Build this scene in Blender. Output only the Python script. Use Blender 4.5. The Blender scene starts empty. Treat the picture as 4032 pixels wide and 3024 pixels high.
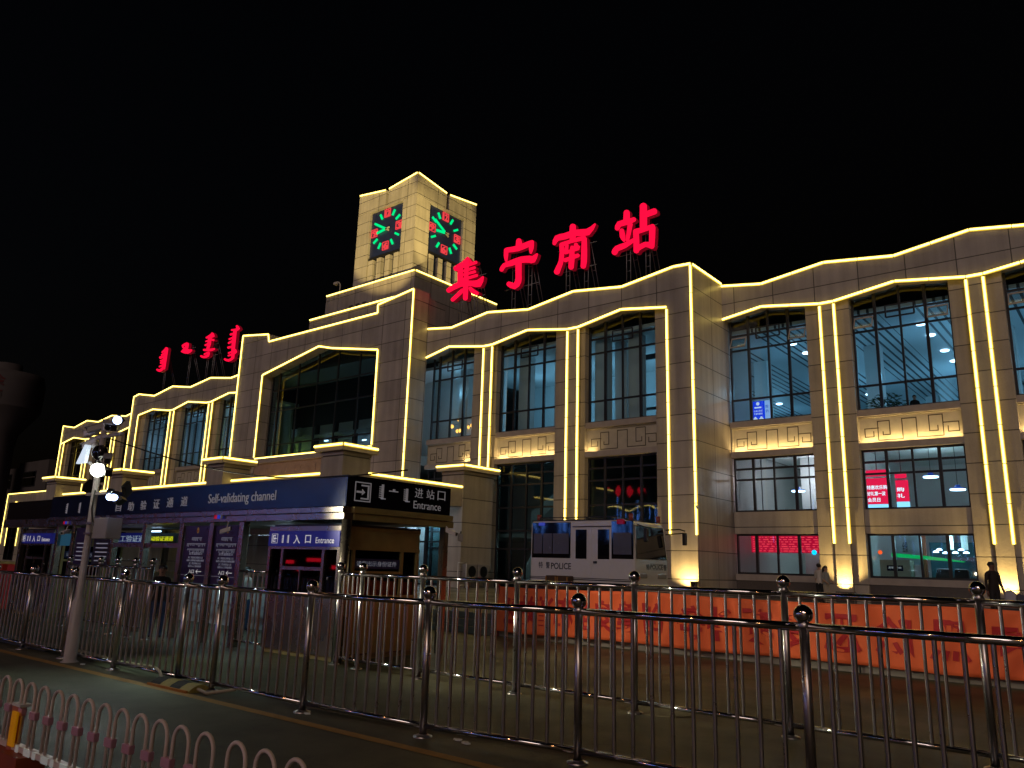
import bpy, bmesh, math, random
from mathutils import Vector, Matrix
from math import radians as R_, sin, cos, pi
random.seed(7)
S = bpy.context.scene
C = S.collection

# ------------------------------------------------------------------ camera, world, sun, exposure
cd = bpy.data.cameras.new('camera'); cam = bpy.data.objects.new('camera', cd); C.objects.link(cam)
PITCH, ROLL, YAW = R_(13.21), R_(1.713), R_(39.24)
fw = Vector((-sin(YAW)*cos(PITCH), cos(YAW)*cos(PITCH), sin(PITCH)))
rt = Vector((cos(YAW), sin(YAW), 0)); up = rt.cross(fw)
r2 = rt*cos(ROLL)+up*sin(ROLL); u2 = up*cos(ROLL)-rt*sin(ROLL)
m = Matrix((r2, u2, -fw)).transposed().to_4x4(); m.translation = (0, 0, 1.6)
cam.matrix_world = m
cd.sensor_width = 36; cd.lens = 3070/4032*36; cd.clip_start = .05; cd.clip_end = 2000
S.camera = cam
w = bpy.data.worlds.new('World'); S.world = w; w.use_nodes = True
nt = w.node_tree; bg = nt.nodes['Background']
sk = nt.nodes.new('ShaderNodeTexSky'); sk.sky_type = 'NISHITA'; sk.sun_disc = False
sk.sun_elevation = R_(-4.5); sk.sun_rotation = R_(200)
nt.links.new(sk.outputs[0], bg.inputs[0]); bg.inputs[1].default_value = .1
sd = bpy.data.lights.new('city_glow', 'SUN'); sd.energy = .5; sd.angle = R_(25); sd.color = (1, .78, .69)
so = bpy.data.objects.new('city_glow', sd); C.objects.link(so)
so.rotation_euler = Vector((-.35, .85, -.36)).to_track_quat('-Z', 'Y').to_euler()
S.view_settings.view_transform = 'Standard'; S.view_settings.look = 'None'
S.view_settings.exposure = 0; S.view_settings.gamma = 1
S.cycles.use_denoising = True
S.cycles.max_bounces = 6; S.cycles.diffuse_bounces = 3; S.cycles.glossy_bounces = 3; S.cycles.transparent_max_bounces = 12
S.cycles.sample_clamp_indirect = 4

# ------------------------------------------------------------------ materials
MATS = {}
def newmat(n):
    mt = bpy.data.materials.new(n); mt.use_nodes = True; MATS[n] = mt
    return mt, mt.node_tree, mt.node_tree.nodes['Principled BSDF']
def nd(t, k, **kw):
    n = t.nodes.new(k)
    for a, b in kw.items(): setattr(n, a, b)
    return n
def mth(t, op, a, b=None, c=None):
    n = nd(t, 'ShaderNodeMath', operation=op)
    for i, v in enumerate((a, b, c)):
        if v is None: continue
        if isinstance(v, (int, float)): n.inputs[i].default_value = v
        else: t.links.new(v, n.inputs[i])
    return n.outputs[0]
def plain(n, col, rough=.5, metal=0, noise=.15, scale=6., emit=None, es=0, spec=.5, bump=0):
    mt, t, p = newmat(n)
    p.inputs['Roughness'].default_value = rough; p.inputs['Metallic'].default_value = metal
    p.inputs['Specular IOR Level'].default_value = spec
    g = nd(t, 'ShaderNodeNewGeometry')
    nz = nd(t, 'ShaderNodeTexNoise'); nz.inputs['Scale'].default_value = scale; nz.inputs['Detail'].default_value = 5
    t.links.new(g.outputs['Position'], nz.inputs['Vector'])
    mr = nd(t, 'ShaderNodeMapRange'); mr.inputs[3].default_value = 1-noise; mr.inputs[4].default_value = 1+noise
    t.links.new(nz.outputs[0], mr.inputs[0])
    mx = nd(t, 'ShaderNodeMix', data_type='RGBA', blend_type='MULTIPLY'); mx.inputs[0].default_value = 1
    mx.inputs[6].default_value = (*col, 1); t.links.new(mr.outputs[0], mx.inputs[7])
    t.links.new(mx.outputs[2], p.inputs['Base Color'])
    rr = nd(t, 'ShaderNodeMapRange'); rr.inputs[3].default_value = max(.02, rough*.75); rr.inputs[4].default_value = min(1, rough*1.25)
    t.links.new(nz.outputs[0], rr.inputs[0]); t.links.new(rr.outputs[0], p.inputs['Roughness'])
    if emit:
        p.inputs['Emission Color'].default_value = (*emit, 1); p.inputs['Emission Strength'].default_value = es
    if bump:
        b = nd(t, 'ShaderNodeBump'); b.inputs['Strength'].default_value = bump; b.inputs['Distance'].default_value = .02
        t.links.new(nz.outputs[0], b.inputs['Height']); t.links.new(b.outputs[0], p.inputs['Normal'])
    return mt
def stone(n, col, jw, jh, z0, x0, rough=.4, joint=.022, dark=.22, rug=0.):
    mt, t, p = newmat(n)
    g = nd(t, 'ShaderNodeNewGeometry'); s = nd(t, 'ShaderNodeSeparateXYZ'); t.links.new(g.outputs['Position'], s.inputs[0])
    u = mth(t, 'DIVIDE', mth(t, 'SUBTRACT', mth(t, 'ADD', s.outputs[0], s.outputs[1]), x0), jw)
    v = mth(t, 'DIVIDE', mth(t, 'SUBTRACT', s.outputs[2], z0), jh)
    du = mth(t, 'MULTIPLY', mth(t, 'PINGPONG', u, .5), jw); dv = mth(t, 'MULTIPLY', mth(t, 'PINGPONG', v, .5), jh)
    jm = mth(t, 'LESS_THAN', mth(t, 'MINIMUM', du, dv), joint)
    cx = nd(t, 'ShaderNodeCombineXYZ')
    t.links.new(mth(t, 'FLOOR', u), cx.inputs[0]); t.links.new(mth(t, 'FLOOR', v), cx.inputs[1])
    wn = nd(t, 'ShaderNodeTexWhiteNoise'); t.links.new(cx.outputs[0], wn.inputs['Vector'])
    n1 = nd(t, 'ShaderNodeTexNoise'); n1.inputs['Scale'].default_value = .9; n1.inputs['Detail'].default_value = 6
    t.links.new(g.outputs['Position'], n1.inputs['Vector'])
    n2 = nd(t, 'ShaderNodeTexNoise'); n2.inputs['Scale'].default_value = 14; n2.inputs['Detail'].default_value = 5
    t.links.new(g.outputs['Position'], n2.inputs['Vector'])
    f = mth(t, 'ADD', mth(t, 'MULTIPLY', wn.outputs[0], .24), mth(t, 'MULTIPLY', n1.outputs[0], .45))
    mp = nd(t, 'ShaderNodeMapping'); mp.inputs['Scale'].default_value = (2.6, 2.6, .14); t.links.new(g.outputs['Position'], mp.inputs[0])
    n3 = nd(t, 'ShaderNodeTexNoise'); n3.inputs['Scale'].default_value = 1; n3.inputs['Detail'].default_value = 6; t.links.new(mp.outputs[0], n3.inputs['Vector'])
    f = mth(t, 'ADD', f, mth(t, 'MULTIPLY', mth(t, 'SUBTRACT', n3.outputs[0], .55), .75))
    f = mth(t, 'ADD', mth(t, 'ADD', f, mth(t, 'MULTIPLY', n2.outputs[0], .16)), .62)
    mx = nd(t, 'ShaderNodeMix', data_type='RGBA', blend_type='MULTIPLY'); mx.inputs[0].default_value = 1
    mx.inputs[6].default_value = (*col, 1); t.links.new(f, mx.inputs[7])
    m2 = nd(t, 'ShaderNodeMix', data_type='RGBA'); t.links.new(jm, m2.inputs[0]); t.links.new(mx.outputs[2], m2.inputs[6])
    m2.inputs[7].default_value = (*(c*dark for c in col), 1)
    t.links.new(m2.outputs[2], p.inputs['Base Color'])
    t.links.new(mth(t, 'ADD', mth(t, 'MULTIPLY', n1.outputs[0], .2), rough-.1), p.inputs['Roughness'])
    b = nd(t, 'ShaderNodeBump'); b.inputs['Strength'].default_value = .6; b.inputs['Distance'].default_value = .03
    h = mth(t, 'SUBTRACT', mth(t, 'MULTIPLY', n2.outputs[0], .12+rug), jm)
    t.links.new(h, b.inputs['Height']); t.links.new(b.outputs[0], p.inputs['Normal'])
    return mt
def glow(n, col, s):
    mt, t, p = newmat(n); t.nodes.remove(p)
    e = nd(t, 'ShaderNodeEmission'); e.inputs[0].default_value = (*col, 1); e.inputs[1].default_value = s
    t.links.new(e.outputs[0], t.nodes['Material Output'].inputs[0]); return mt
def glass(n, tint, refl=1.5, rough=.02):
    mt, t, p = newmat(n); t.nodes.remove(p)
    tr = nd(t, 'ShaderNodeBsdfTransparent'); tr.inputs[0].default_value = (*tint, 1)
    gl = nd(t, 'ShaderNodeBsdfGlossy'); gl.inputs['Roughness'].default_value = rough
    fr = nd(t, 'ShaderNodeFresnel'); fr.inputs[0].default_value = refl
    ge = nd(t, 'ShaderNodeNewGeometry')
    mx = nd(t, 'ShaderNodeMixShader'); t.links.new(mth(t, 'MULTIPLY', fr.outputs[0], mth(t, 'SUBTRACT', 1, ge.outputs['Backfacing'])), mx.inputs[0]); t.links.new(tr.outputs[0], mx.inputs[1]); t.links.new(gl.outputs[0], mx.inputs[2])
    t.links.new(mx.outputs[0], t.nodes['Material Output'].inputs[0]); return mt
def stripes(n, col, dk, axis, period, duty, gper=0, gduty=1.):
    """pale ceiling boards with dark open slots between them"""
    mt, t, p = newmat(n)
    g = nd(t, 'ShaderNodeNewGeometry'); s = nd(t, 'ShaderNodeSeparateXYZ'); t.links.new(g.outputs['Position'], s.inputs[0])
    a = s.outputs[axis]
    mk = mth(t, 'LESS_THAN', mth(t, 'FLOORED_MODULO', a, period), duty)
    if gper: mk = mth(t, 'MULTIPLY', mk, mth(t, 'LESS_THAN', mth(t, 'FLOORED_MODULO', a, gper), gduty))
    m2 = nd(t, 'ShaderNodeMix', data_type='RGBA'); t.links.new(mk, m2.inputs[0])
    m2.inputs[6].default_value = (*col, 1); m2.inputs[7].default_value = (*dk, 1)
    t.links.new(m2.outputs[2], p.inputs['Base Color']); p.inputs['Roughness'].default_value = .5
    return mt
def asphalt(n, col):
    mt, t, p = newmat(n)
    g = nd(t, 'ShaderNodeNewGeometry')
    n1 = nd(t, 'ShaderNodeTexNoise'); n1.inputs['Scale'].default_value = .55; n1.inputs['Detail'].default_value = 8; n1.inputs['Roughness'].default_value = .65
    n2 = nd(t, 'ShaderNodeTexNoise'); n2.inputs['Scale'].default_value = 90; n2.inputs['Detail'].default_value = 3
    vo = nd(t, 'ShaderNodeTexVoronoi'); vo.inputs['Scale'].default_value = 5.5; vo.inputs['Randomness'].default_value = 1
    for q in (n1, n2, vo): t.links.new(g.outputs['Position'], q.inputs['Vector'])
    spot = mth(t, 'MULTIPLY', mth(t, 'LESS_THAN', vo.outputs['Distance'], .075), mth(t, 'GREATER_THAN', n1.outputs[0], .56))
    n4 = nd(t, 'ShaderNodeTexNoise'); n4.inputs['Scale'].default_value = 2.4; n4.inputs['Detail'].default_value = 4; t.links.new(g.outputs['Position'], n4.inputs['Vector'])
    ck = nd(t, 'ShaderNodeTexVoronoi'); ck.feature = 'DISTANCE_TO_EDGE'; ck.inputs['Scale'].default_value = .33; ad = nd(t, 'ShaderNodeVectorMath', operation='ADD'); t.links.new(g.outputs['Position'], ad.inputs[0]); t.links.new(n4.outputs[1], ad.inputs[1]); t.links.new(ad.outputs[0], ck.inputs['Vector'])
    crack = mth(t, 'LESS_THAN', ck.outputs['Distance'], .0035)
    f = mth(t, 'ADD', mth(t, 'MULTIPLY', n1.outputs[0], 2.6), mth(t, 'MULTIPLY', n2.outputs[0], .8)); f = mth(t, 'MAXIMUM', mth(t, 'SUBTRACT', f, mth(t, 'ADD', .65, mth(t, 'MULTIPLY', crack, .5))), .12)
    f = mth(t, 'ADD', f, mth(t, 'MULTIPLY', spot, .9))
    mx = nd(t, 'ShaderNodeMix', data_type='RGBA', blend_type='MULTIPLY'); mx.inputs[0].default_value = 1
    mx.inputs[6].default_value = (*col, 1); t.links.new(f, mx.inputs[7]); t.links.new(mx.outputs[2], p.inputs['Base Color'])
    t.links.new(mth(t, 'ADD', mth(t, 'MULTIPLY', n1.outputs[0], -.55), .82), p.inputs['Roughness'])
    b = nd(t, 'ShaderNodeBump'); b.inputs['Strength'].default_value = .35; b.inputs['Distance'].default_value = .01
    t.links.new(mth(t, 'ADD', n2.outputs[0], mth(t, 'MULTIPLY', n1.outputs[0], 1.5)), b.inputs['Height']); t.links.new(b.outputs[0], p.inputs['Normal'])
    return mt

STONE = stone('stone_cladding', (.39, .345, .315), 2.1, 1.31, 14.38, -26.95+34.36, .38)
PIER = stone('pier_stone', (.40, .35, .29), 40, 1.31, 14.38, 9, .5, rug=.5)
PALE = stone('pale_stone', (.5, .46, .4), 3.4, .98, 23.1, -41.6, .5)
PLINTH = plain('dark_granite', (.09, .075, .07), .35, scale=20, noise=.4)
SILL = plain('sill_stone', (.36, .31, .28), .5, noise=.25, scale=2.5)
GROOVE_SHADE = plain('painted_groove_shade', (.07, .055, .035), .8)  # shade of the carved grooves, painted as dark raised lines
FRIEZE = plain('carved_stone', (.46, .41, .32), .6, noise=.2, scale=3.5, bump=.15)
FRAME = plain('dark_window_frame', (.018, .018, .022), .35)
PANE = glass('window_glass', (.78, .86, .88), 1.5)
DARKPANE = glass('dark_glass', (.16, .17, .2), 1.55)
CORE = glow('led_core', (1, .74, .17), 5.2)
CHAN = glow('led_diffuser', (1, .63, .045), .95)
RED = glow('red_neon', (1, .004, .045), 1.25)
REDSIDE = plain('red_letter_side', (.35, .02, .03), .4, emit=(1, .0, .05), es=.12)
STEEL = plain('galvanised_steel', (.25, .24, .25), .45, .8)
WHITEW = plain('interior_white', (.72, .76, .76), .6, noise=.05)
GREYW = plain('interior_grey', (.45, .47, .46), .6, noise=.08)
CEIL = stripes('slatted_ceiling', (.6, .68, .72), (.03, .04, .05), 0, .42, .13, 3.9, 2.5)
FLOORI = plain('polished_floor', (.5, .5, .48), .2, noise=.1)
LAMPB = glow('cool_lamp', (.55, .75, 1), 9)
LAMPW = glow('white_lamp', (.8, .95, 1), 6)
CHROME = plain('polished_stainless', (.62, .6, .61), .09, 1, noise=.06, scale=3)
TUBE = plain('stainless_tube', (.52, .5, .5), .3, 1, noise=.1, scale=9)
BRUSH = plain('brushed_stainless', (.33, .29, .25), .27, .95, noise=.12, scale=2)
ROAD = asphalt('asphalt', (.064, .064, .036))
PAVE = asphalt('platform_paving', (.16, .15, .12))
STEP = plain('step_stone', (.22, .2, .17), .55, noise=.2, scale=3)
YELLOW = plain('worn_yellow_paint', (.36, .2, .05), .7, noise=.45, scale=9)
BLUE = plain('blue_sign_panel', (.004, .009, .034), .2, noise=.05, spec=.35)
NAVY = plain('dark_sign_panel', (.008, .008, .014), .14, noise=.05)
PURPLE = plain('violet_poster', (.028, .018, .085), .3, noise=.1)
SIGNBLUE = plain('entrance_sign_blue', (.02, .025, .24), .35, noise=.05, emit=(.03, .04, .5), es=.12)
LETTER = plain('grey_letter', (.55, .55, .58), .4, noise=.05, emit=(.5, .5, .56), es=.13)
WHITE = plain('white_letter', (.8, .8, .8), .4, noise=.03, emit=(.8, .8, .85), es=.35)
BLACK = plain('black_plastic', (.012, .012, .013), .35)
RUBBER = plain('black_rubber', (.015, .015, .015), .8)
WPAINT = plain('white_vehicle_paint', (.68, .66, .66), .22, noise=.04)
POLEM = plain('pole_paint', (.42, .38, .38), .45, noise=.12, scale=4)
OLIVE = plain('yellow_lit_steel', (.36, .31, .13), .38, .45, noise=.3, scale=5)  # yellow reflection of the lit station painted into the steel colour
SKIN = plain('skin', (.42, .25, .18), .55, noise=.08)
HAIR = plain('dark_hair', (.012, .01, .01), .5)
GREYB = plain('grey_box_paint', (.32, .3, .29), .5, noise=.1)

# ------------------------------------------------------------------ helpers
def tag(o, label=None, cat=None, group=None, kind=None):
    if label: o['label'] = label
    if cat: o['category'] = cat
    if group: o['group'] = group
    if kind: o['kind'] = kind
    return o
def thing(name, label, cat, loc=(0, 0, 0), group=None, rz=0):
    o = bpy.data.objects.new(name, None); C.objects.link(o); o.location = loc; o.rotation_euler = (0, 0, rz)
    o.empty_display_size = .2
    return tag(o, label, cat, group)
def wloc(p):
    v = Vector((0, 0, 0))
    while p is not None: v += p.location; p = p.parent
    return v
class MB:
    def __init__(s): s.v = []; s.f = []; s.m = []; s.sm = []
    def add(s, vs, fs, mi=0, smooth=False):
        b = len(s.v); s.v += [tuple(v) for v in vs]
        for f in fs: s.f.append([b+i for i in f]); s.m.append(mi); s.sm.append(smooth)
        return s
    def box(s, x0, x1, y0, y1, z0, z1, mi=0):
        if x0 > x1: x0, x1 = x1, x0
        if y0 > y1: y0, y1 = y1, y0
        if z0 > z1: z0, z1 = z1, z0
        return s.add([(x0,y0,z0),(x1,y0,z0),(x1,y1,z0),(x0,y1,z0),(x0,y0,z1),(x1,y0,z1),(x1,y1,z1),(x0,y1,z1)],
            [(0,3,2,1),(4,5,6,7),(0,1,5,4),(1,2,6,5),(2,3,7,6),(3,0,4,7)], mi)
    def prism(s, poly, a0, a1, axis='y', mi=0):
        """poly in (x,z) pulled along y, or (y,z) along x, or (x,y) along z; any simple polygon"""
        n = len(poly); area = sum(poly[i][0]*poly[(i+1)%n][1]-poly[(i+1)%n][0]*poly[i][1] for i in range(n))
        if area < 0: poly = poly[::-1]
        pt = {'y': lambda p, a: (p[0], a, p[1]), 'x': lambda p, a: (a, p[0], p[1]), 'z': lambda p, a: (p[0], p[1], a)}[axis]
        vs = [pt(p, a0) for p in poly]+[pt(p, a1) for p in poly]
        fs = [tuple(range(n)), tuple(range(2*n-1, n-1, -1))]+[(i, n+i, n+(i+1)%n, (i+1)%n) for i in range(n)]
        if axis != 'y': fs = [f[::-1] for f in fs]
        return s.add(vs, fs, mi)
    def obox(s, a, b, n, hw, h0, h1, mi=0):
        a = Vector(a); b = Vector(b); n = Vector(n).normalized(); d = (b-a).normalized(); sd = d.cross(n).normalized()
        vs = [p+sd*k+n*h for p in (a, b) for h in (h0, h1) for k in (-hw, hw)]
        return s.add(vs, [(0,1,3,2),(4,6,7,5),(0,2,6,4),(1,5,7,3),(0,4,5,1),(2,3,7,6)], mi)
    def tube(s, pts, r, seg=10, mi=0, caps=True):
        pts = [Vector(p) for p in pts]; n = len(pts); rs = r if isinstance(r, (list, tuple)) else [r]*n
        vs = []; ref = None
        for i, p in enumerate(pts):
            d = (pts[min(i+1, n-1)]-pts[max(i-1, 0)]).normalized()
            if ref is None: ref = d.orthogonal().normalized()
            ref = (ref-d*ref.dot(d)).normalized(); b = d.cross(ref)
            vs += [p+(ref*cos(2*pi*k/seg)+b*sin(2*pi*k/seg))*rs[i] for k in range(seg)]
        fs = [(i*seg+k, i*seg+(k+1)%seg, (i+1)*seg+(k+1)%seg, (i+1)*seg+k) for i in range(n-1) for k in range(seg)]
        s.add(vs, fs, mi, True)
        if caps: s.add([], [], mi); b0 = len(s.v)-len(vs); s.f += [[b0+k for k in range(seg)][::-1], [b0+(n-1)*seg+k for k in range(seg)]]; s.m += [mi, mi]; s.sm += [False, False]
        return s
    def ball(s, c, r, seg=16, rings=10, mi=0, sc=(1, 1, 1)):
        vs = [(c[0]+r*sc[0]*sin(pi*i/rings)*cos(2*pi*k/seg), c[1]+r*sc[1]*sin(pi*i/rings)*sin(2*pi*k/seg), c[2]+r*sc[2]*cos(pi*i/rings)) for i in range(1, rings) for k in range(seg)]
        vs += [(c[0], c[1], c[2]+r*sc[2]), (c[0], c[1], c[2]-r*sc[2])]; N = len(vs)
        fs = [(i*seg+k, (i+1)*seg+k, (i+1)*seg+(k+1)%seg, i*seg+(k+1)%seg) for i in range(rings-2) for k in range(seg)]
        fs += [(N-2, k, (k+1)%seg) for k in range(seg)]+[(N-1, (rings-2)*seg+(k+1)%seg, (rings-2)*seg+k) for k in range(seg)]
        return s.add(vs, fs, mi, True)
    def lathe(s, prof, c, seg=24, mi=0):
        vs = [(c[0]+r*cos(2*pi*k/seg), c[1]+r*sin(2*pi*k/seg), c[2]+z) for r, z in prof for k in range(seg)]
        fs = [(i*seg+k, i*seg+(k+1)%seg, (i+1)*seg+(k+1)%seg, (i+1)*seg+k) for i in range(len(prof)-1) for k in range(seg)]
        return s.add(vs, fs, mi, True)
    def build(s, name, mats, parent=None, bevel=0):
        if not isinstance(mats, (list, tuple)): mats = [mats]
        off = wloc(parent); me = bpy.data.meshes.new(name)
        me.from_pydata([tuple(Vector(v)-off) for v in s.v], [], s.f)
        for mt in mats: me.materials.append(mt)
        me.polygons.foreach_set('material_index', s.m); me.polygons.foreach_set('use_smooth', s.sm); me.update()
        o = bpy.data.objects.new(name, me); C.objects.link(o)
        if parent: o.parent = parent
        if bevel:
            b = o.modifiers.new('bevel', 'BEVEL'); b.width = bevel; b.segments = 2; b.limit_method = 'ANGLE'
        return o
def bx(name, mat, parent, *a, bevel=0): return MB().box(*a).build(name, mat, parent, bevel)
def text(name, s, parent, o, face, h, mat, width=None, ext=.01, bold=0, mirror=False, align='L', kind=None):
    """flat lettering standing on a wall: face '-y' or '+x'; o = lower left corner in the world, h = letter height"""
    cu = bpy.data.curves.new('lettering', 'FONT'); cu.body = s; cu.size = 1; cu.extrude = .5; cu.offset = bold; cu.resolution_u = 3
    ob = bpy.data.objects.new('lettering', cu); C.objects.link(ob)
    me = bpy.data.meshes.new_from_object(ob.evaluated_get(bpy.context.evaluated_depsgraph_get())); bpy.data.objects.remove(ob)
    xs = [v.co.x for v in me.vertices]; ys = [v.co.y for v in me.vertices]
    x0, x1, y0, y1 = min(xs), max(xs), min(ys), max(ys); k = h/(y1-y0); kx = width/(x1-x0) if width else k
    off = wloc(parent); wdt = (x1-x0)*kx; sh = {'L': 0, 'C': -wdt/2, 'R': -wdt}[align]
    for v in me.vertices:
        a = (v.co.x-x0)*kx; a = (wdt-a if mirror else a)+sh; b = (v.co.y-y0)*k; c = v.co.z*2*ext
        p = Vector((o[0]+a, o[1]-c, o[2]+b)) if face == '-y' else Vector((o[0]+c, o[1]+a, o[2]+b))
        v.co = p-off
    if mirror: me.flip_normals()
    me.materials.clear(); me.materials.append(mat); me.name = name
    q = bpy.data.objects.new(name, me); C.objects.link(q); q.parent = parent
    return q
def copy_tree(o, parent=None):
    c = o.copy(); C.objects.link(c); c.parent = parent
    for ch in list(o.children): copy_tree(ch, c)
    return c
def lamp(name, kind, loc, energy, col, parent=None, aim=None, size=.1, cone=60, blend=.5, size_y=None):
    l = bpy.data.lights.new(name, kind); l.energy = energy; l.color = col
    if kind == 'AREA':
        l.size = size
        if size_y: l.shape = 'RECTANGLE'; l.size_y = size_y
    else: l.shadow_soft_size = size
    if kind == 'SPOT': l.spot_size = R_(cone); l.spot_blend = blend
    o = bpy.data.objects.new(name, l); C.objects.link(o); o.location = Vector(loc)-wloc(parent)
    if parent: o.parent = parent
    if aim: o.rotation_euler = (Vector(aim)-Vector(loc)).to_track_quat('-Z', 'Y').to_euler()
    return o
def strip(pts, parent, n=(0, -1, 0), hw=.085, name='light_strip', step=1.55):
    b = MB()
    for a, c in zip(pts[:-1], pts[1:]):
        a = Vector(a); c = Vector(c); L = (c-a).length; k = max(1, round(L/step))
        for i in range(k):
            p = a+(c-a)*(i/k); q = a+(c-a)*((i+1)/k); g = (q-p).normalized()*.018
            b.obox(p+g, q-g, n, hw, 0, .035, 0); b.obox(p+g, q-g, n, hw*.5, .035, .07, 1)
    return b.build(name, [CHAN, CORE], parent)
def tri(fs): return fs
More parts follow.
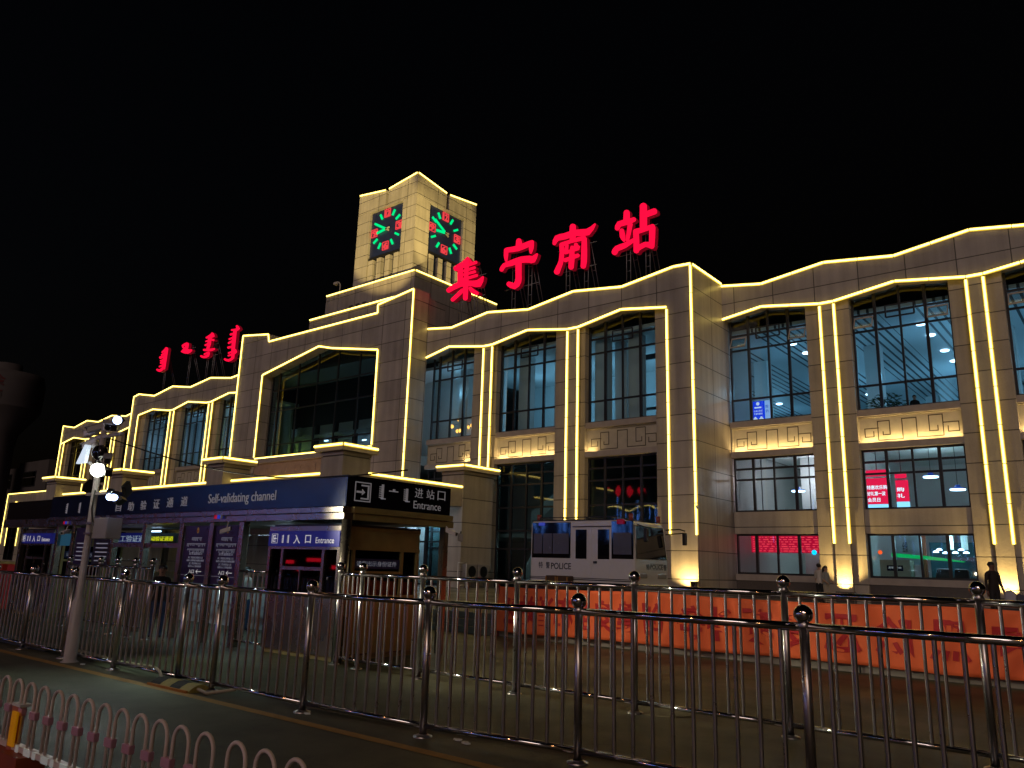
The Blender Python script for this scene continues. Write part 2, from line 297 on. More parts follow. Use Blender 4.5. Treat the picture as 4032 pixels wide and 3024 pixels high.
GLYPHS={'ji':[[(-32.96,21.39),(-33.14,21.29),(-33.39,21.17),(-33.75,21.07),(-34.07,20.99),(-34.13,20.90),(-34.08,20.76),(-33.95,20.64),(-33.79,20.61),(-33.47,20.70),(-33.10,20.83),(-32.85,21.02),(-32.70,21.18),(-32.69,21.25),(-32.76,21.34),(-32.86,21.40)],[(-33.03,21.18),(-32.67,20.82),(-32.57,20.78),(-32.46,20.79),(-32.40,20.86),(-32.43,20.95),(-32.77,21.32),(-32.88,21.38),(-33.00,21.36),(-33.06,21.28)],[(-33.72,21.00),(-33.72,20.67),(-33.72,20.28),(-33.69,19.93),(-33.66,19.68),(-33.56,19.56),(-33.39,19.49),(-33.22,19.50),(-33.15,19.60),(-33.19,19.84),(-33.22,20.17),(-33.24,20.55),(-33.24,20.87),(-33.32,20.99),(-33.48,21.08),(-33.65,21.08)],[(-33.12,20.65),(-32.03,20.71),(-31.97,20.75),(-31.98,20.83),(-32.04,20.91),(-32.13,20.94),(-33.22,20.89),(-33.28,20.85),(-33.27,20.76),(-33.21,20.69)],[(-33.11,20.35),(-32.14,20.37),(-32.09,20.41),(-32.09,20.47),(-32.14,20.54),(-32.22,20.58),(-33.19,20.56),(-33.25,20.53),(-33.24,20.46),(-33.19,20.39)],[(-33.10,20.10),(-32.10,20.08),(-32.04,20.11),(-32.04,20.18),(-32.09,20.25),(-32.17,20.29),(-33.17,20.29),(-33.22,20.26),(-33.23,20.20),(-33.18,20.13)],[(-33.13,19.74),(-31.90,19.78),(-31.85,19.82),(-31.85,19.89),(-31.91,19.96),(-31.99,19.99),(-33.23,19.97),(-33.28,19.93),(-33.28,19.85),(-33.22,19.77)],[(-33.05,21.23),(-33.06,20.80),(-33.08,20.28),(-33.11,19.94),(-33.13,19.59),(-33.11,19.01),(-33.09,18.53),(-33.02,18.42),(-32.87,18.35),(-32.72,18.36),(-32.66,18.43),(-32.65,18.91),(-32.66,19.48),(-32.68,19.84),(-32.70,20.18),(-32.69,20.70),(-32.68,21.12),(-32.73,21.22),(-32.86,21.29),(-32.99,21.29)],[(-34.32,19.19),(-33.86,19.30),(-33.31,19.38),(-32.81,19.32),(-32.33,19.22),(-31.99,19.08),(-31.57,19.03),(-31.37,19.33),(-31.33,19.60),(-31.34,19.65),(-31.38,19.70),(-31.44,19.72),(-31.49,19.71),(-31.74,19.60),(-31.97,19.55),(-32.01,19.56),(-32.32,19.60),(-32.86,19.73),(-33.49,19.81),(-34.12,19.69),(-34.58,19.54),(-34.64,19.45),(-34.60,19.32),(-34.47,19.22)],[(-33.26,19.24),(-33.41,19.16),(-33.62,19.04),(-33.91,18.88),(-34.16,18.74),(-34.19,18.67),(-34.13,18.57),(-34.02,18.50),(-33.91,18.49),(-33.65,18.62),(-33.35,18.77),(-33.14,18.90),(-33.01,19.00),(-32.99,19.07),(-33.05,19.17),(-33.16,19.24)],[(-32.60,19.07),(-32.49,18.90),(-32.29,18.69),(-32.04,18.57),(-31.86,18.51),(-31.77,18.51),(-31.71,18.56),(-31.71,18.65),(-31.78,18.72),(-31.91,18.81),(-32.06,18.91),(-32.22,19.04),(-32.37,19.17),(-32.46,19.22),(-32.56,19.21),(-32.62,19.15)]],
'ning':[[(-28.79,21.52),(-28.83,21.08),(-28.72,20.92),(-28.52,20.82),(-28.32,20.84),(-28.24,20.96),(-28.37,21.43),(-28.44,21.55),(-28.59,21.62),(-28.73,21.61)],[(-29.76,21.14),(-29.76,20.96),(-29.76,20.72),(-29.70,20.51),(-29.65,20.35),(-29.61,20.30),(-29.54,20.27),(-29.48,20.27),(-29.45,20.31),(-29.43,20.45),(-29.40,20.63),(-29.39,20.85),(-29.38,21.03),(-29.44,21.13),(-29.56,21.20),(-29.69,21.21)],[(-29.51,20.88),(-29.10,20.81),(-28.58,20.75),(-28.12,20.78),(-27.75,20.83),(-27.53,20.90),(-27.43,20.97),(-27.38,21.03),(-27.41,21.12),(-27.49,21.20),(-27.59,21.23),(-27.72,21.23),(-27.94,21.22),(-28.30,21.18),(-28.70,21.15),(-29.18,21.18),(-29.57,21.23),(-29.67,21.19),(-29.69,21.08),(-29.63,20.95)],[(-27.66,21.18),(-27.71,20.99),(-27.76,20.76),(-27.72,20.55),(-27.67,20.41),(-27.65,20.36),(-27.59,20.33),(-27.53,20.33),(-27.51,20.36),(-27.45,20.47),(-27.38,20.63),(-27.36,20.86),(-27.36,21.06),(-27.39,21.15),(-27.49,21.21),(-27.60,21.22)],[(-29.74,19.71),(-29.68,19.81),(-29.57,19.90),(-29.38,19.90),(-29.07,19.88),(-28.67,19.90),(-28.28,19.90),(-27.94,19.84),(-27.67,19.77),(-27.54,19.70),(-27.25,19.70),(-27.10,19.93),(-27.03,20.14),(-27.02,20.18),(-27.06,20.23),(-27.11,20.26),(-27.16,20.26),(-27.38,20.18),(-27.59,20.15),(-27.49,20.17),(-27.65,20.23),(-27.99,20.29),(-28.40,20.34),(-28.84,20.32),(-29.23,20.28),(-29.53,20.25),(-29.81,20.20),(-29.99,20.03),(-30.06,19.89),(-30.05,19.80),(-29.95,19.71),(-29.83,19.67)],[(-28.78,20.08),(-28.76,19.68),(-28.74,19.23),(-28.73,18.98),(-28.75,18.85),(-28.83,18.74),(-28.84,18.70),(-28.98,18.76),(-29.20,18.87),(-29.32,18.89),(-29.42,18.83),(-29.44,18.72),(-29.37,18.62),(-29.13,18.44),(-28.75,18.27),(-28.42,18.40),(-28.27,18.62),(-28.24,18.86),(-28.26,19.12),(-28.27,19.57),(-28.28,19.97),(-28.36,20.10),(-28.53,20.19),(-28.70,20.18)]],
'nan':[[(-24.71,21.42),(-24.73,21.17),(-24.73,20.88),(-24.72,20.66),(-24.71,20.51),(-24.65,20.40),(-24.52,20.32),(-24.39,20.32),(-24.32,20.40),(-24.29,20.54),(-24.26,20.75),(-24.27,21.05),(-24.28,21.31),(-24.35,21.43),(-24.50,21.51),(-24.64,21.51)],[(-25.70,20.50),(-25.62,20.61),(-25.51,20.68),(-25.33,20.67),(-25.00,20.64),(-24.59,20.65),(-24.20,20.64),(-23.79,20.53),(-23.32,20.48),(-23.02,20.75),(-22.88,21.01),(-22.88,21.05),(-22.90,21.09),(-22.94,21.11),(-22.98,21.11),(-23.24,20.99),(-23.53,20.92),(-23.83,20.98),(-24.27,21.07),(-24.73,21.08),(-25.12,21.06),(-25.45,21.09),(-25.78,21.06),(-25.94,20.82),(-25.96,20.63),(-25.94,20.55),(-25.86,20.48),(-25.76,20.46)],[(-25.45,20.42),(-25.44,20.20),(-25.42,19.91),(-25.44,19.65),(-25.47,19.41),(-25.55,19.23),(-25.65,19.08),(-25.74,18.92),(-25.81,18.81),(-25.79,18.69),(-25.67,18.57),(-25.51,18.53),(-25.40,18.58),(-25.35,18.70),(-25.28,18.86),(-25.20,19.04),(-25.13,19.26),(-25.09,19.54),(-25.08,19.82),(-25.09,20.12),(-25.11,20.35),(-25.17,20.45),(-25.29,20.51),(-25.41,20.50)],[(-25.20,20.22),(-24.93,20.26),(-24.60,20.29),(-24.28,20.28),(-23.99,20.26),(-23.76,20.25),(-23.61,20.24),(-23.54,20.28),(-23.53,20.37),(-23.58,20.47),(-23.67,20.52),(-23.83,20.53),(-24.06,20.55),(-24.35,20.54),(-24.68,20.53),(-25.04,20.52),(-25.32,20.51),(-25.38,20.46),(-25.38,20.35),(-25.30,20.26)],[(-23.84,20.39),(-23.85,20.10),(-23.86,19.72),(-23.87,19.34),(-23.88,19.01),(-23.89,18.81),(-23.90,18.68),(-23.86,18.57),(-23.74,18.49),(-23.61,18.48),(-23.53,18.54),(-23.50,18.67),(-23.46,18.89),(-23.45,19.23),(-23.45,19.61),(-23.47,20.00),(-23.48,20.30),(-23.54,20.40),(-23.66,20.47),(-23.78,20.47)],[(-25.00,20.28),(-25.09,19.88),(-25.05,19.80),(-24.95,19.73),(-24.85,19.72),(-24.79,19.78),(-24.76,20.19),(-24.79,20.26),(-24.87,20.31),(-24.95,20.32)],[(-24.36,20.19),(-24.40,20.02),(-24.36,19.75),(-24.09,19.75),(-23.95,19.84),(-23.93,19.88),(-23.95,19.93),(-24.00,19.97),(-24.05,19.98),(-24.20,19.94),(-24.20,19.88),(-24.14,19.91),(-24.09,20.06),(-24.12,20.15),(-24.20,20.21),(-24.30,20.23)],[(-24.96,19.66),(-24.02,19.70),(-23.97,19.74),(-23.97,19.82),(-24.02,19.90),(-24.10,19.93),(-25.04,19.88),(-25.09,19.84),(-25.09,19.77),(-25.03,19.70)],[(-24.94,19.16),(-24.01,19.26),(-23.95,19.31),(-23.96,19.39),(-24.02,19.48),(-24.10,19.51),(-25.05,19.43),(-25.11,19.38),(-25.10,19.29),(-25.03,19.20)],[(-24.62,20.04),(-24.66,19.75),(-24.70,19.38),(-24.73,19.05),(-24.74,18.79),(-24.69,18.68),(-24.56,18.60),(-24.43,18.60),(-24.36,18.67),(-24.33,18.92),(-24.30,19.27),(-24.32,19.66),(-24.36,19.98),(-24.40,20.05),(-24.49,20.10),(-24.57,20.10)]],
'zhan':[[(-21.02,21.29),(-21.05,20.77),(-20.98,20.63),(-20.83,20.55),(-20.68,20.55),(-20.61,20.65),(-20.63,21.18),(-20.69,21.29),(-20.82,21.37),(-20.96,21.37)],[(-21.29,20.31),(-21.25,20.40),(-21.21,20.45),(-20.99,20.45),(-20.69,20.44),(-20.44,20.48),(-20.27,20.52),(-20.22,20.58),(-20.23,20.67),(-20.30,20.76),(-20.39,20.80),(-20.55,20.79),(-20.78,20.78),(-21.09,20.82),(-21.42,20.81),(-21.58,20.61),(-21.60,20.45),(-21.57,20.36),(-21.47,20.28),(-21.36,20.26)],[(-21.29,20.24),(-21.29,20.07),(-21.27,19.84),(-21.17,19.65),(-21.07,19.53),(-21.03,19.48),(-20.97,19.47),(-20.92,19.49),(-20.91,19.54),(-20.91,19.67),(-20.91,19.83),(-20.96,20.02),(-21.00,20.19),(-21.06,20.28),(-21.16,20.32),(-21.25,20.31)],[(-20.75,20.50),(-20.78,20.30),(-20.82,20.03),(-20.86,19.77),(-20.89,19.56),(-20.87,19.49),(-20.79,19.44),(-20.71,19.43),(-20.67,19.47),(-20.61,19.66),(-20.54,19.91),(-20.48,20.17),(-20.43,20.36),(-20.46,20.46),(-20.57,20.54),(-20.68,20.56)],[(-21.44,18.85),(-21.40,18.93),(-21.34,19.01),(-21.15,19.03),(-20.85,19.08),(-20.53,19.21),(-20.28,19.33),(-20.25,19.39),(-20.27,19.47),(-20.33,19.53),(-20.40,19.54),(-20.67,19.48),(-21.00,19.41),(-21.28,19.39),(-21.56,19.35),(-21.74,19.20),(-21.80,19.07),(-21.78,18.96),(-21.67,18.85),(-21.54,18.81)],[(-19.97,21.37),(-19.97,21.15),(-19.98,20.82),(-19.98,20.38),(-19.98,20.00),(-19.91,19.86),(-19.76,19.78),(-19.61,19.78),(-19.53,19.88),(-19.52,20.25),(-19.52,20.70),(-19.52,21.02),(-19.52,21.25),(-19.59,21.38),(-19.74,21.48),(-19.89,21.47)],[(-19.61,20.54),(-18.97,20.58),(-18.89,20.64),(-18.90,20.78),(-18.98,20.91),(-19.10,20.96),(-19.74,20.91),(-19.81,20.84),(-19.81,20.71),(-19.73,20.59)],[(-20.40,19.96),(-20.39,19.70),(-20.38,19.38),(-20.38,19.03),(-20.38,18.75),(-20.32,18.65),(-20.20,18.58),(-20.08,18.59),(-20.02,18.66),(-20.01,18.94),(-20.01,19.29),(-20.03,19.63),(-20.06,19.89),(-20.12,19.99),(-20.23,20.05),(-20.35,20.04)],[(-20.11,19.70),(-19.89,19.71),(-19.61,19.73),(-19.33,19.74),(-19.11,19.74),(-19.04,19.80),(-19.04,19.90),(-19.10,20.01),(-19.20,20.05),(-19.41,20.04),(-19.69,20.02),(-19.98,20.03),(-20.20,20.05),(-20.28,19.99),(-20.29,19.87),(-20.22,19.75)],[(-19.38,19.91),(-19.39,19.64),(-19.40,19.31),(-19.41,19.00),(-19.41,18.77),(-19.36,18.68),(-19.25,18.61),(-19.14,18.61),(-19.08,18.68),(-19.06,18.90),(-19.03,19.20),(-19.01,19.54),(-19.00,19.80),(-19.05,19.92),(-19.18,20.00),(-19.32,20.00)],[(-20.11,18.65),(-19.88,18.74),(-19.62,18.81),(-19.46,18.74),(-19.33,18.65),(-19.21,18.66),(-19.13,18.74),(-19.14,18.88),(-19.22,18.98),(-19.41,19.06),(-19.70,19.12),(-20.03,19.05),(-20.29,18.96),(-20.34,18.89),(-20.31,18.77),(-20.22,18.67)]],
'm1':[[(-72.41,21.28),(-72.44,20.95),(-72.47,20.47),(-72.48,19.83),(-72.48,19.29),(-72.37,19.17),(-72.12,19.08),(-71.87,19.07),(-71.76,19.14),(-71.73,19.67),(-71.70,20.30),(-71.69,20.77),(-71.68,21.10),(-71.79,21.23),(-72.03,21.33),(-72.29,21.35)],[(-72.37,21.26),(-72.94,21.01),(-72.96,20.97),(-72.90,20.91),(-72.79,20.86),(-72.69,20.86),(-72.03,21.04),(-72.00,21.10),(-72.08,21.19),(-72.23,21.25)],[(-72.40,20.87),(-72.95,20.74),(-72.98,20.70),(-72.93,20.63),(-72.82,20.57),(-72.71,20.55),(-72.13,20.66),(-72.09,20.71),(-72.15,20.79),(-72.27,20.85)],[(-72.39,20.49),(-73.13,20.58),(-73.25,20.55),(-73.26,20.46),(-73.16,20.36),(-73.00,20.31),(-72.28,20.27),(-72.19,20.30),(-72.18,20.37),(-72.26,20.44)],[(-72.42,20.18),(-72.91,20.18),(-72.99,20.15),(-72.98,20.08),(-72.89,20.02),(-72.78,19.98),(-72.26,19.96),(-72.18,20.00),(-72.19,20.07),(-72.29,20.15)],[(-72.38,19.93),(-72.84,19.95),(-72.91,19.92),(-72.91,19.86),(-72.84,19.79),(-72.73,19.76),(-72.26,19.73),(-72.19,19.76),(-72.19,19.82),(-72.26,19.89)],[(-72.48,19.66),(-72.99,19.58),(-73.04,19.55),(-73.01,19.49),(-72.92,19.43),(-72.82,19.41),(-72.26,19.45),(-72.20,19.49),(-72.24,19.57),(-72.35,19.64)],[(-72.39,19.34),(-72.62,19.27),(-72.83,19.23),(-73.01,19.27),(-73.24,19.34),(-73.35,19.35),(-73.44,19.32),(-73.45,19.26),(-73.38,19.20),(-73.12,19.07),(-72.68,18.94),(-72.26,18.99),(-72.00,19.07),(-71.96,19.14),(-72.05,19.25),(-72.23,19.33)]],
'm2':[[(-68.33,21.14),(-68.45,21.02),(-68.57,20.86),(-68.58,20.70),(-68.55,20.58),(-68.50,20.50),(-68.35,20.42),(-68.19,20.40),(-68.09,20.43),(-67.98,20.51),(-67.86,20.63),(-67.85,20.83),(-67.87,21.00),(-67.92,21.08),(-68.07,21.15),(-68.23,21.18)],[(-68.33,21.22),(-68.75,21.18),(-69.18,21.08),(-69.00,20.81),(-68.73,20.67),(-68.64,20.64),(-68.55,20.65),(-68.51,20.69),(-68.55,20.75),(-68.72,20.87),(-68.79,20.91),(-68.50,20.96),(-68.12,21.00),(-68.07,21.05),(-68.10,21.12),(-68.21,21.19)],[(-68.43,20.68),(-68.86,20.64),(-69.19,20.44),(-68.52,20.18),(-67.77,20.03),(-67.32,20.09),(-67.09,20.20),(-67.06,20.25),(-67.11,20.32),(-67.23,20.38),(-67.35,20.40),(-67.61,20.38),(-67.94,20.38),(-68.51,20.46),(-68.84,20.49),(-68.63,20.43),(-68.23,20.47),(-68.18,20.51),(-68.21,20.58),(-68.31,20.65)]],
'm3':[[(-64.10,21.29),(-63.88,21.16),(-63.77,21.16),(-63.99,21.18),(-64.43,21.22),(-64.73,21.21),(-64.92,21.20),(-64.98,21.17),(-64.98,21.12),(-64.92,21.06),(-64.83,21.03),(-64.61,21.00),(-64.29,20.96),(-63.84,20.94),(-63.41,20.98),(-63.59,21.26),(-63.85,21.43),(-63.99,21.46),(-64.12,21.44),(-64.16,21.37)],[(-64.53,21.09),(-64.53,20.81),(-64.53,20.49),(-64.57,20.25),(-64.61,20.06),(-64.56,19.98),(-64.42,19.90),(-64.25,19.87),(-64.14,19.90),(-64.02,20.07),(-63.90,20.33),(-63.90,20.68),(-63.94,20.97),(-64.04,21.08),(-64.25,21.15),(-64.45,21.16)],[(-64.43,20.85),(-64.89,20.83),(-64.94,20.81),(-64.93,20.75),(-64.87,20.70),(-64.79,20.68),(-64.30,20.67),(-64.24,20.70),(-64.25,20.76),(-64.33,20.83)],[(-64.45,20.54),(-64.96,20.48),(-65.00,20.44),(-64.97,20.38),(-64.88,20.32),(-64.78,20.30),(-64.28,20.36),(-64.24,20.40),(-64.27,20.47),(-64.35,20.52)],[(-64.04,20.75),(-63.50,20.55),(-63.40,20.55),(-63.33,20.59),(-63.34,20.66),(-63.42,20.72),(-63.98,20.90),(-64.07,20.91),(-64.13,20.87),(-64.12,20.81)],[(-64.99,19.88),(-64.49,19.77),(-63.88,19.66),(-63.41,19.65),(-63.10,19.68),(-63.04,19.71),(-63.05,19.78),(-63.13,19.85),(-63.24,19.88),(-63.56,19.89),(-63.98,19.93),(-64.53,20.00),(-65.01,20.07),(-65.10,20.06),(-65.14,20.00),(-65.09,19.93)],[(-64.34,19.60),(-64.31,19.50),(-64.31,19.43),(-64.53,19.39),(-64.84,19.39),(-65.09,19.45),(-65.31,19.52),(-65.41,19.53),(-65.48,19.50),(-65.48,19.44),(-65.42,19.39),(-65.17,19.27),(-64.77,19.15),(-64.32,19.13),(-63.93,19.20),(-63.83,19.39),(-63.87,19.54),(-63.96,19.62),(-64.13,19.68),(-64.28,19.67)],[(-64.32,19.67),(-64.86,19.61),(-64.90,19.58),(-64.88,19.53),(-64.81,19.47),(-64.72,19.45),(-64.17,19.48),(-64.12,19.52),(-64.14,19.58),(-64.22,19.64)]],
'm4':[[(-60.09,21.31),(-59.89,21.17),(-59.79,21.10),(-59.84,21.14),(-60.09,21.15),(-60.45,21.18),(-60.77,21.21),(-60.83,21.20),(-60.85,21.15),(-60.81,21.10),(-60.73,21.06),(-60.40,20.99),(-60.00,20.93),(-59.66,20.90),(-59.39,21.01),(-59.62,21.26),(-59.86,21.42),(-59.97,21.45),(-60.08,21.44),(-60.13,21.38)],[(-60.41,21.02),(-60.44,20.70),(-60.47,20.27),(-60.45,19.86),(-60.41,19.46),(-60.36,19.12),(-60.30,18.85),(-60.27,18.64),(-60.25,18.49),(-60.17,18.41),(-60.01,18.34),(-59.85,18.34),(-59.78,18.40),(-59.76,18.54),(-59.76,18.75),(-59.79,19.03),(-59.83,19.35),(-59.84,19.73),(-59.84,20.13),(-59.85,20.55),(-59.86,20.88),(-59.94,20.99),(-60.13,21.07),(-60.32,21.08)],[(-60.46,20.83),(-60.88,20.83),(-60.94,20.79),(-60.92,20.72),(-60.84,20.65),(-60.73,20.62),(-60.33,20.65),(-60.28,20.68),(-60.29,20.74),(-60.37,20.80)],[(-60.46,20.45),(-61.00,20.41),(-61.04,20.38),(-61.03,20.32),(-60.96,20.27),(-60.87,20.24),(-60.32,20.27),(-60.27,20.30),(-60.29,20.36),(-60.36,20.42)],[(-60.46,20.15),(-61.02,20.06),(-61.06,20.02),(-61.03,19.95),(-60.94,19.89),(-60.84,19.88),(-60.27,19.96),(-60.23,20.00),(-60.26,20.07),(-60.35,20.13)],[(-60.36,19.65),(-60.98,19.66),(-61.05,19.62),(-61.05,19.55),(-60.96,19.47),(-60.84,19.44),(-60.24,19.45),(-60.17,19.48),(-60.18,19.55),(-60.26,19.62)],[(-60.20,19.16),(-60.80,19.10),(-60.85,19.07),(-60.83,19.02),(-60.76,18.97),(-60.68,18.95),(-60.07,18.99),(-60.02,19.02),(-60.04,19.08),(-60.11,19.14)],[(-59.91,19.11),(-59.75,19.03),(-59.67,19.01),(-59.82,18.94),(-60.04,18.87),(-60.07,18.83),(-60.03,18.76),(-59.94,18.72),(-59.85,18.71),(-59.59,18.78),(-59.35,18.91),(-59.52,19.13),(-59.73,19.25),(-59.84,19.27),(-59.94,19.25),(-59.97,19.18)],[(-60.14,18.89),(-60.78,18.86),(-60.82,18.84),(-60.81,18.78),(-60.75,18.73),(-60.67,18.71),(-60.03,18.73),(-59.98,18.76),(-59.99,18.81),(-60.05,18.87)],[(-60.17,18.54),(-60.39,18.48),(-60.64,18.45),(-60.91,18.53),(-61.17,18.62),(-61.28,18.63),(-61.35,18.59),(-61.35,18.53),(-61.28,18.47),(-60.99,18.34),(-60.57,18.22),(-60.17,18.24),(-59.91,18.29),(-59.85,18.35),(-59.90,18.44),(-60.03,18.52)]]}
# ------------------------------------------------------------------ ground, platform, steps
tag(MB().add([(-900,-500,0),(600,-500,0),(600,900,0),(-900,900,0)], [(0,1,2,3)]).build('ground', ROAD), kind='structure')
ym = MB().add([(-60,5.24,.004),(8,5.24,.004),(8,5.37,.004),(-60,5.37,.004)], [(0,1,2,3)]).build('road_marking', YELLOW); tag(ym, kind='structure')
ZP = .45
tag(MB().box(-140, 40, 15.5, 60, -.3, ZP).build('station_platform', PAVE), kind='structure')
tag(MB().box(-140, 40, 14.9, 15.2, -.3, .15).box(-140, 40, 15.2, 15.5, -.3, .30).build('platform_steps', STEP), kind='structure')
kb = MB()
for i in range(9): kb.box(-24+i*1.05, -23.0+i*1.05, 5.78, 6.02, 0, .1)
tag(kb.build('kerb', plain('kerb_stone', (.2, .22, .2), .6), None, .02), kind='structure')
pt = MB(); rp = random.Random(3)
pt.add([(-4.75+.36*cos(a)*(1+.25*rp.random()), 8.75+.3*sin(a)*(1+.3*rp.random()), .005) for a in [i*2*pi/18 for i in range(18)]], [tuple(range(18))])
tag(pt.build('ground_patch', plain('dried_cement', (.3, .28, .17), .8, noise=.4, scale=12)), kind='structure')

# ------------------------------------------------------------------ the station
ST = thing('station_building', 'long stone railway station outlined in yellow light strips, with wavy parapets and tall lit windows', 'station', (-45, 36, ZP))
def zat(poly, x):
    for (a, b), (c, d) in zip(poly[:-1], poly[1:]):
        if a <= x <= c: return b+(d-b)*(x-a)/(c-a)
    return poly[0][1] if x < poly[0][0] else poly[-1][1]
def seg(poly, x0, x1):
    return [(x0, zat(poly, x0))]+[p for p in poly if x0 < p[0] < x1]+[(x1, zat(poly, x1))]
MEANDER = [[(.19,.58),(.05,.58),(.05,.25),(.14,.25),(.14,.45)],
    [(.235,.42),(.235,.3),(.305,.3),(.305,.84),(.185,.84),(.185,.1),(.43,.1),(.43,.87),(.57,.87),(.57,.12),(.82,.12),(.82,.91),(.69,.91),(.69,.32),(.77,.32),(.77,.5)],
    [(.82,.6),(.965,.6),(.965,.25),(.865,.25),(.865,.45)]]
def frieze(x0, x1, Y, z0=7.72, z1=8.93, lit=None):
    b = MB().box(x0, x1, Y, Y+.25, z0, z1)
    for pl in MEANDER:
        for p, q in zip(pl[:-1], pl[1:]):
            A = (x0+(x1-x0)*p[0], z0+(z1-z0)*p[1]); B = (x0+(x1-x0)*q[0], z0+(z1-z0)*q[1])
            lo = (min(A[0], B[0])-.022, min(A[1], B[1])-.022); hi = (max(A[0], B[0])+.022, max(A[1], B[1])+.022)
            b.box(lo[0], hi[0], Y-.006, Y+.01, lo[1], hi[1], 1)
    b.box(x0-.04, x1+.04, Y-.1, Y+.02, z1, z1+.05); b.box(x0-.06, x0-.002, Y-.06, Y+.2, z0, z1)
    o = b.build('frieze_panel', [FRIEZE, GROOVE_SHADE], ST)
    if lit:
        a, c = lit; xa, xb = x0+(x1-x0)*a, x0+(x1-x0)*c
        n = max(1, round((xb-xa)/1.1)); wd = (xb-xa)/n
        for i in range(n):
            xm = xa+wd*(i+.5)
            lamp('frieze_uplight', 'AREA', (xm, Y-.2, z0+.015), 13*wd, (1, .70, .27), ST, (xm, Y+.05, z1), wd*.82, size_y=.06)
    return o
def window(x0, x1, Y, z0, z1, cols, rows, lattice=False, top=None, pane=None, name='window', tilt=False):
    """cols / rows: inner bar positions; top: optional polyline for a shaped head"""
    F = .045; b = MB(); d0, d1 = Y-.05, Y+.06
    hd = (lambda x: min(z1, zat(top, x))) if top else (lambda x: z1)
    b.box(x0, x0+.1, d0, d1, z0, hd(x0)); b.box(x1-.1, x1, d0, d1, z0, hd(x1)); b.box(x0+.1, x1-.1, d0, d1, z0, z0+.09)
    if top:
        pl = seg(top, x0, x1)
        for p, q in zip(pl[:-1], pl[1:]): b.obox((p[0], Y, p[1]-.05), (q[0], Y, q[1]-.05), (0, -1, 0), .06, -.06, .05)
    else: b.box(x0+.1, x1-.1, d0, d1, z1-.09, z1)
    for i, c in enumerate(cols):
        wd = F*1.5 if i in (0, len(cols)-1) else F
        b.box(c-wd, c+wd, d0-.02, d1-.01, z0+.09, hd(c)-.09)
    for r in rows: b.box(x0+.1, x1-.1, d0+.015, d1-.02, r-.05, r+.05)
    o = b.build(name, FRAME, ST)
    pl = [(x0+.02, z0+.02), (x1-.02, z0+.02)]+([(q[0], q[1]-.05) for q in seg(top, x0+.02, x1-.02)[::-1]] if top else [(x1-.02, z1-.02), (x0+.02, z1-.02)])
    MB().prism(pl, Y, Y+.012).build('pane', pane or PANE, o)
    if lattice:
        l = MB(); xm = (x0+x1)/2; w_, r0, r1 = .62, lattice-.28, lattice+.3; f = .035
        l.box(xm-w_, xm+w_, d0-.03, d0+.02, r0-f, r0+f).box(xm-w_, xm+w_, d0-.03, d0+.02, r1-f, r1+f)
        l.box(xm-w_-f, xm-w_+f, d0-.032, d0+.018, r0, r1).box(xm+w_-f, xm+w_+f, d0-.032, d0+.018, r0, r1)
        l.build('lattice', FRAME, o)
    if tilt:
        for a, c in ((x0+.12, cols[0]-.08), (cols[-1]+.08, x1-.12)):
            s_ = MB()
            for u0, u1 in ((a, a+.05), (c-.05, c)): s_.prism([(Y-.055, 13.92), (Y-.075, 13.88), (Y-.36, 13.32), (Y-.33, 13.30)], u0, u1, 'x')
            s_.prism([(Y-.055, 13.92), (Y-.075, 13.88), (Y-.1, 13.83), (Y-.08, 13.83)], a+.05, c-.05, 'x'); s_.prism([(Y-.33, 13.38), (Y-.36, 13.32), (Y-.33, 13.30), (Y-.3, 13.36)], a+.05, c-.05, 'x')
            s_ = s_.build('open_sash', SILL, o); MB().prism([(Y-.09, 13.84), (Y-.1, 13.82), (Y-.34, 13.37), (Y-.33, 13.38)], a+.05, c-.05, 'x').build('pane', PANE, s_)
    return o
def fascia(top, low, Yf, depth=1.):
    return MB().prism(low+top[::-1], Yf, Yf+depth).build('fascia', STONE, ST)
def pilaster(x0, x1, Yf, low, z0=ZP, led=None, depth=.75):
    zt = min(zat(low, x0), zat(low, x1))-.0
    o = MB().prism([(x0, z0+.5), (x1, z0+.5), (x1, zat(low, x1)), (x0, zat(low, x0))], Yf+.02, Yf+depth).build('pilaster', PIER, ST)
    bx('plinth', PLINTH, ST, x0-.05, x1+.05, Yf-.14, Yf+depth, z0, z0+.5)
    if led:
        for x in led: strip([(x, Yf+.015, zat(low, x)-.12), (x, Yf+.015, 3.08)], ST)
def pier(x0, x1, Yf, low):
    if x1-x0 < .05: return
    MB().prism([(x0, ZP)]+[(x1, ZP)]+seg(low, x0, x1)[::-1], Yf+.3, Yf+.95).build('wall_pier', PIER, ST)
def uplight(x, Yf, e=55, z=ZP+.5):
    lamp('pilaster_uplight', 'SPOT', (x, Yf-.42, z-.1), e, (1, .68, .22), ST, (x, Yf, z+1.9), .04, 105, .8)

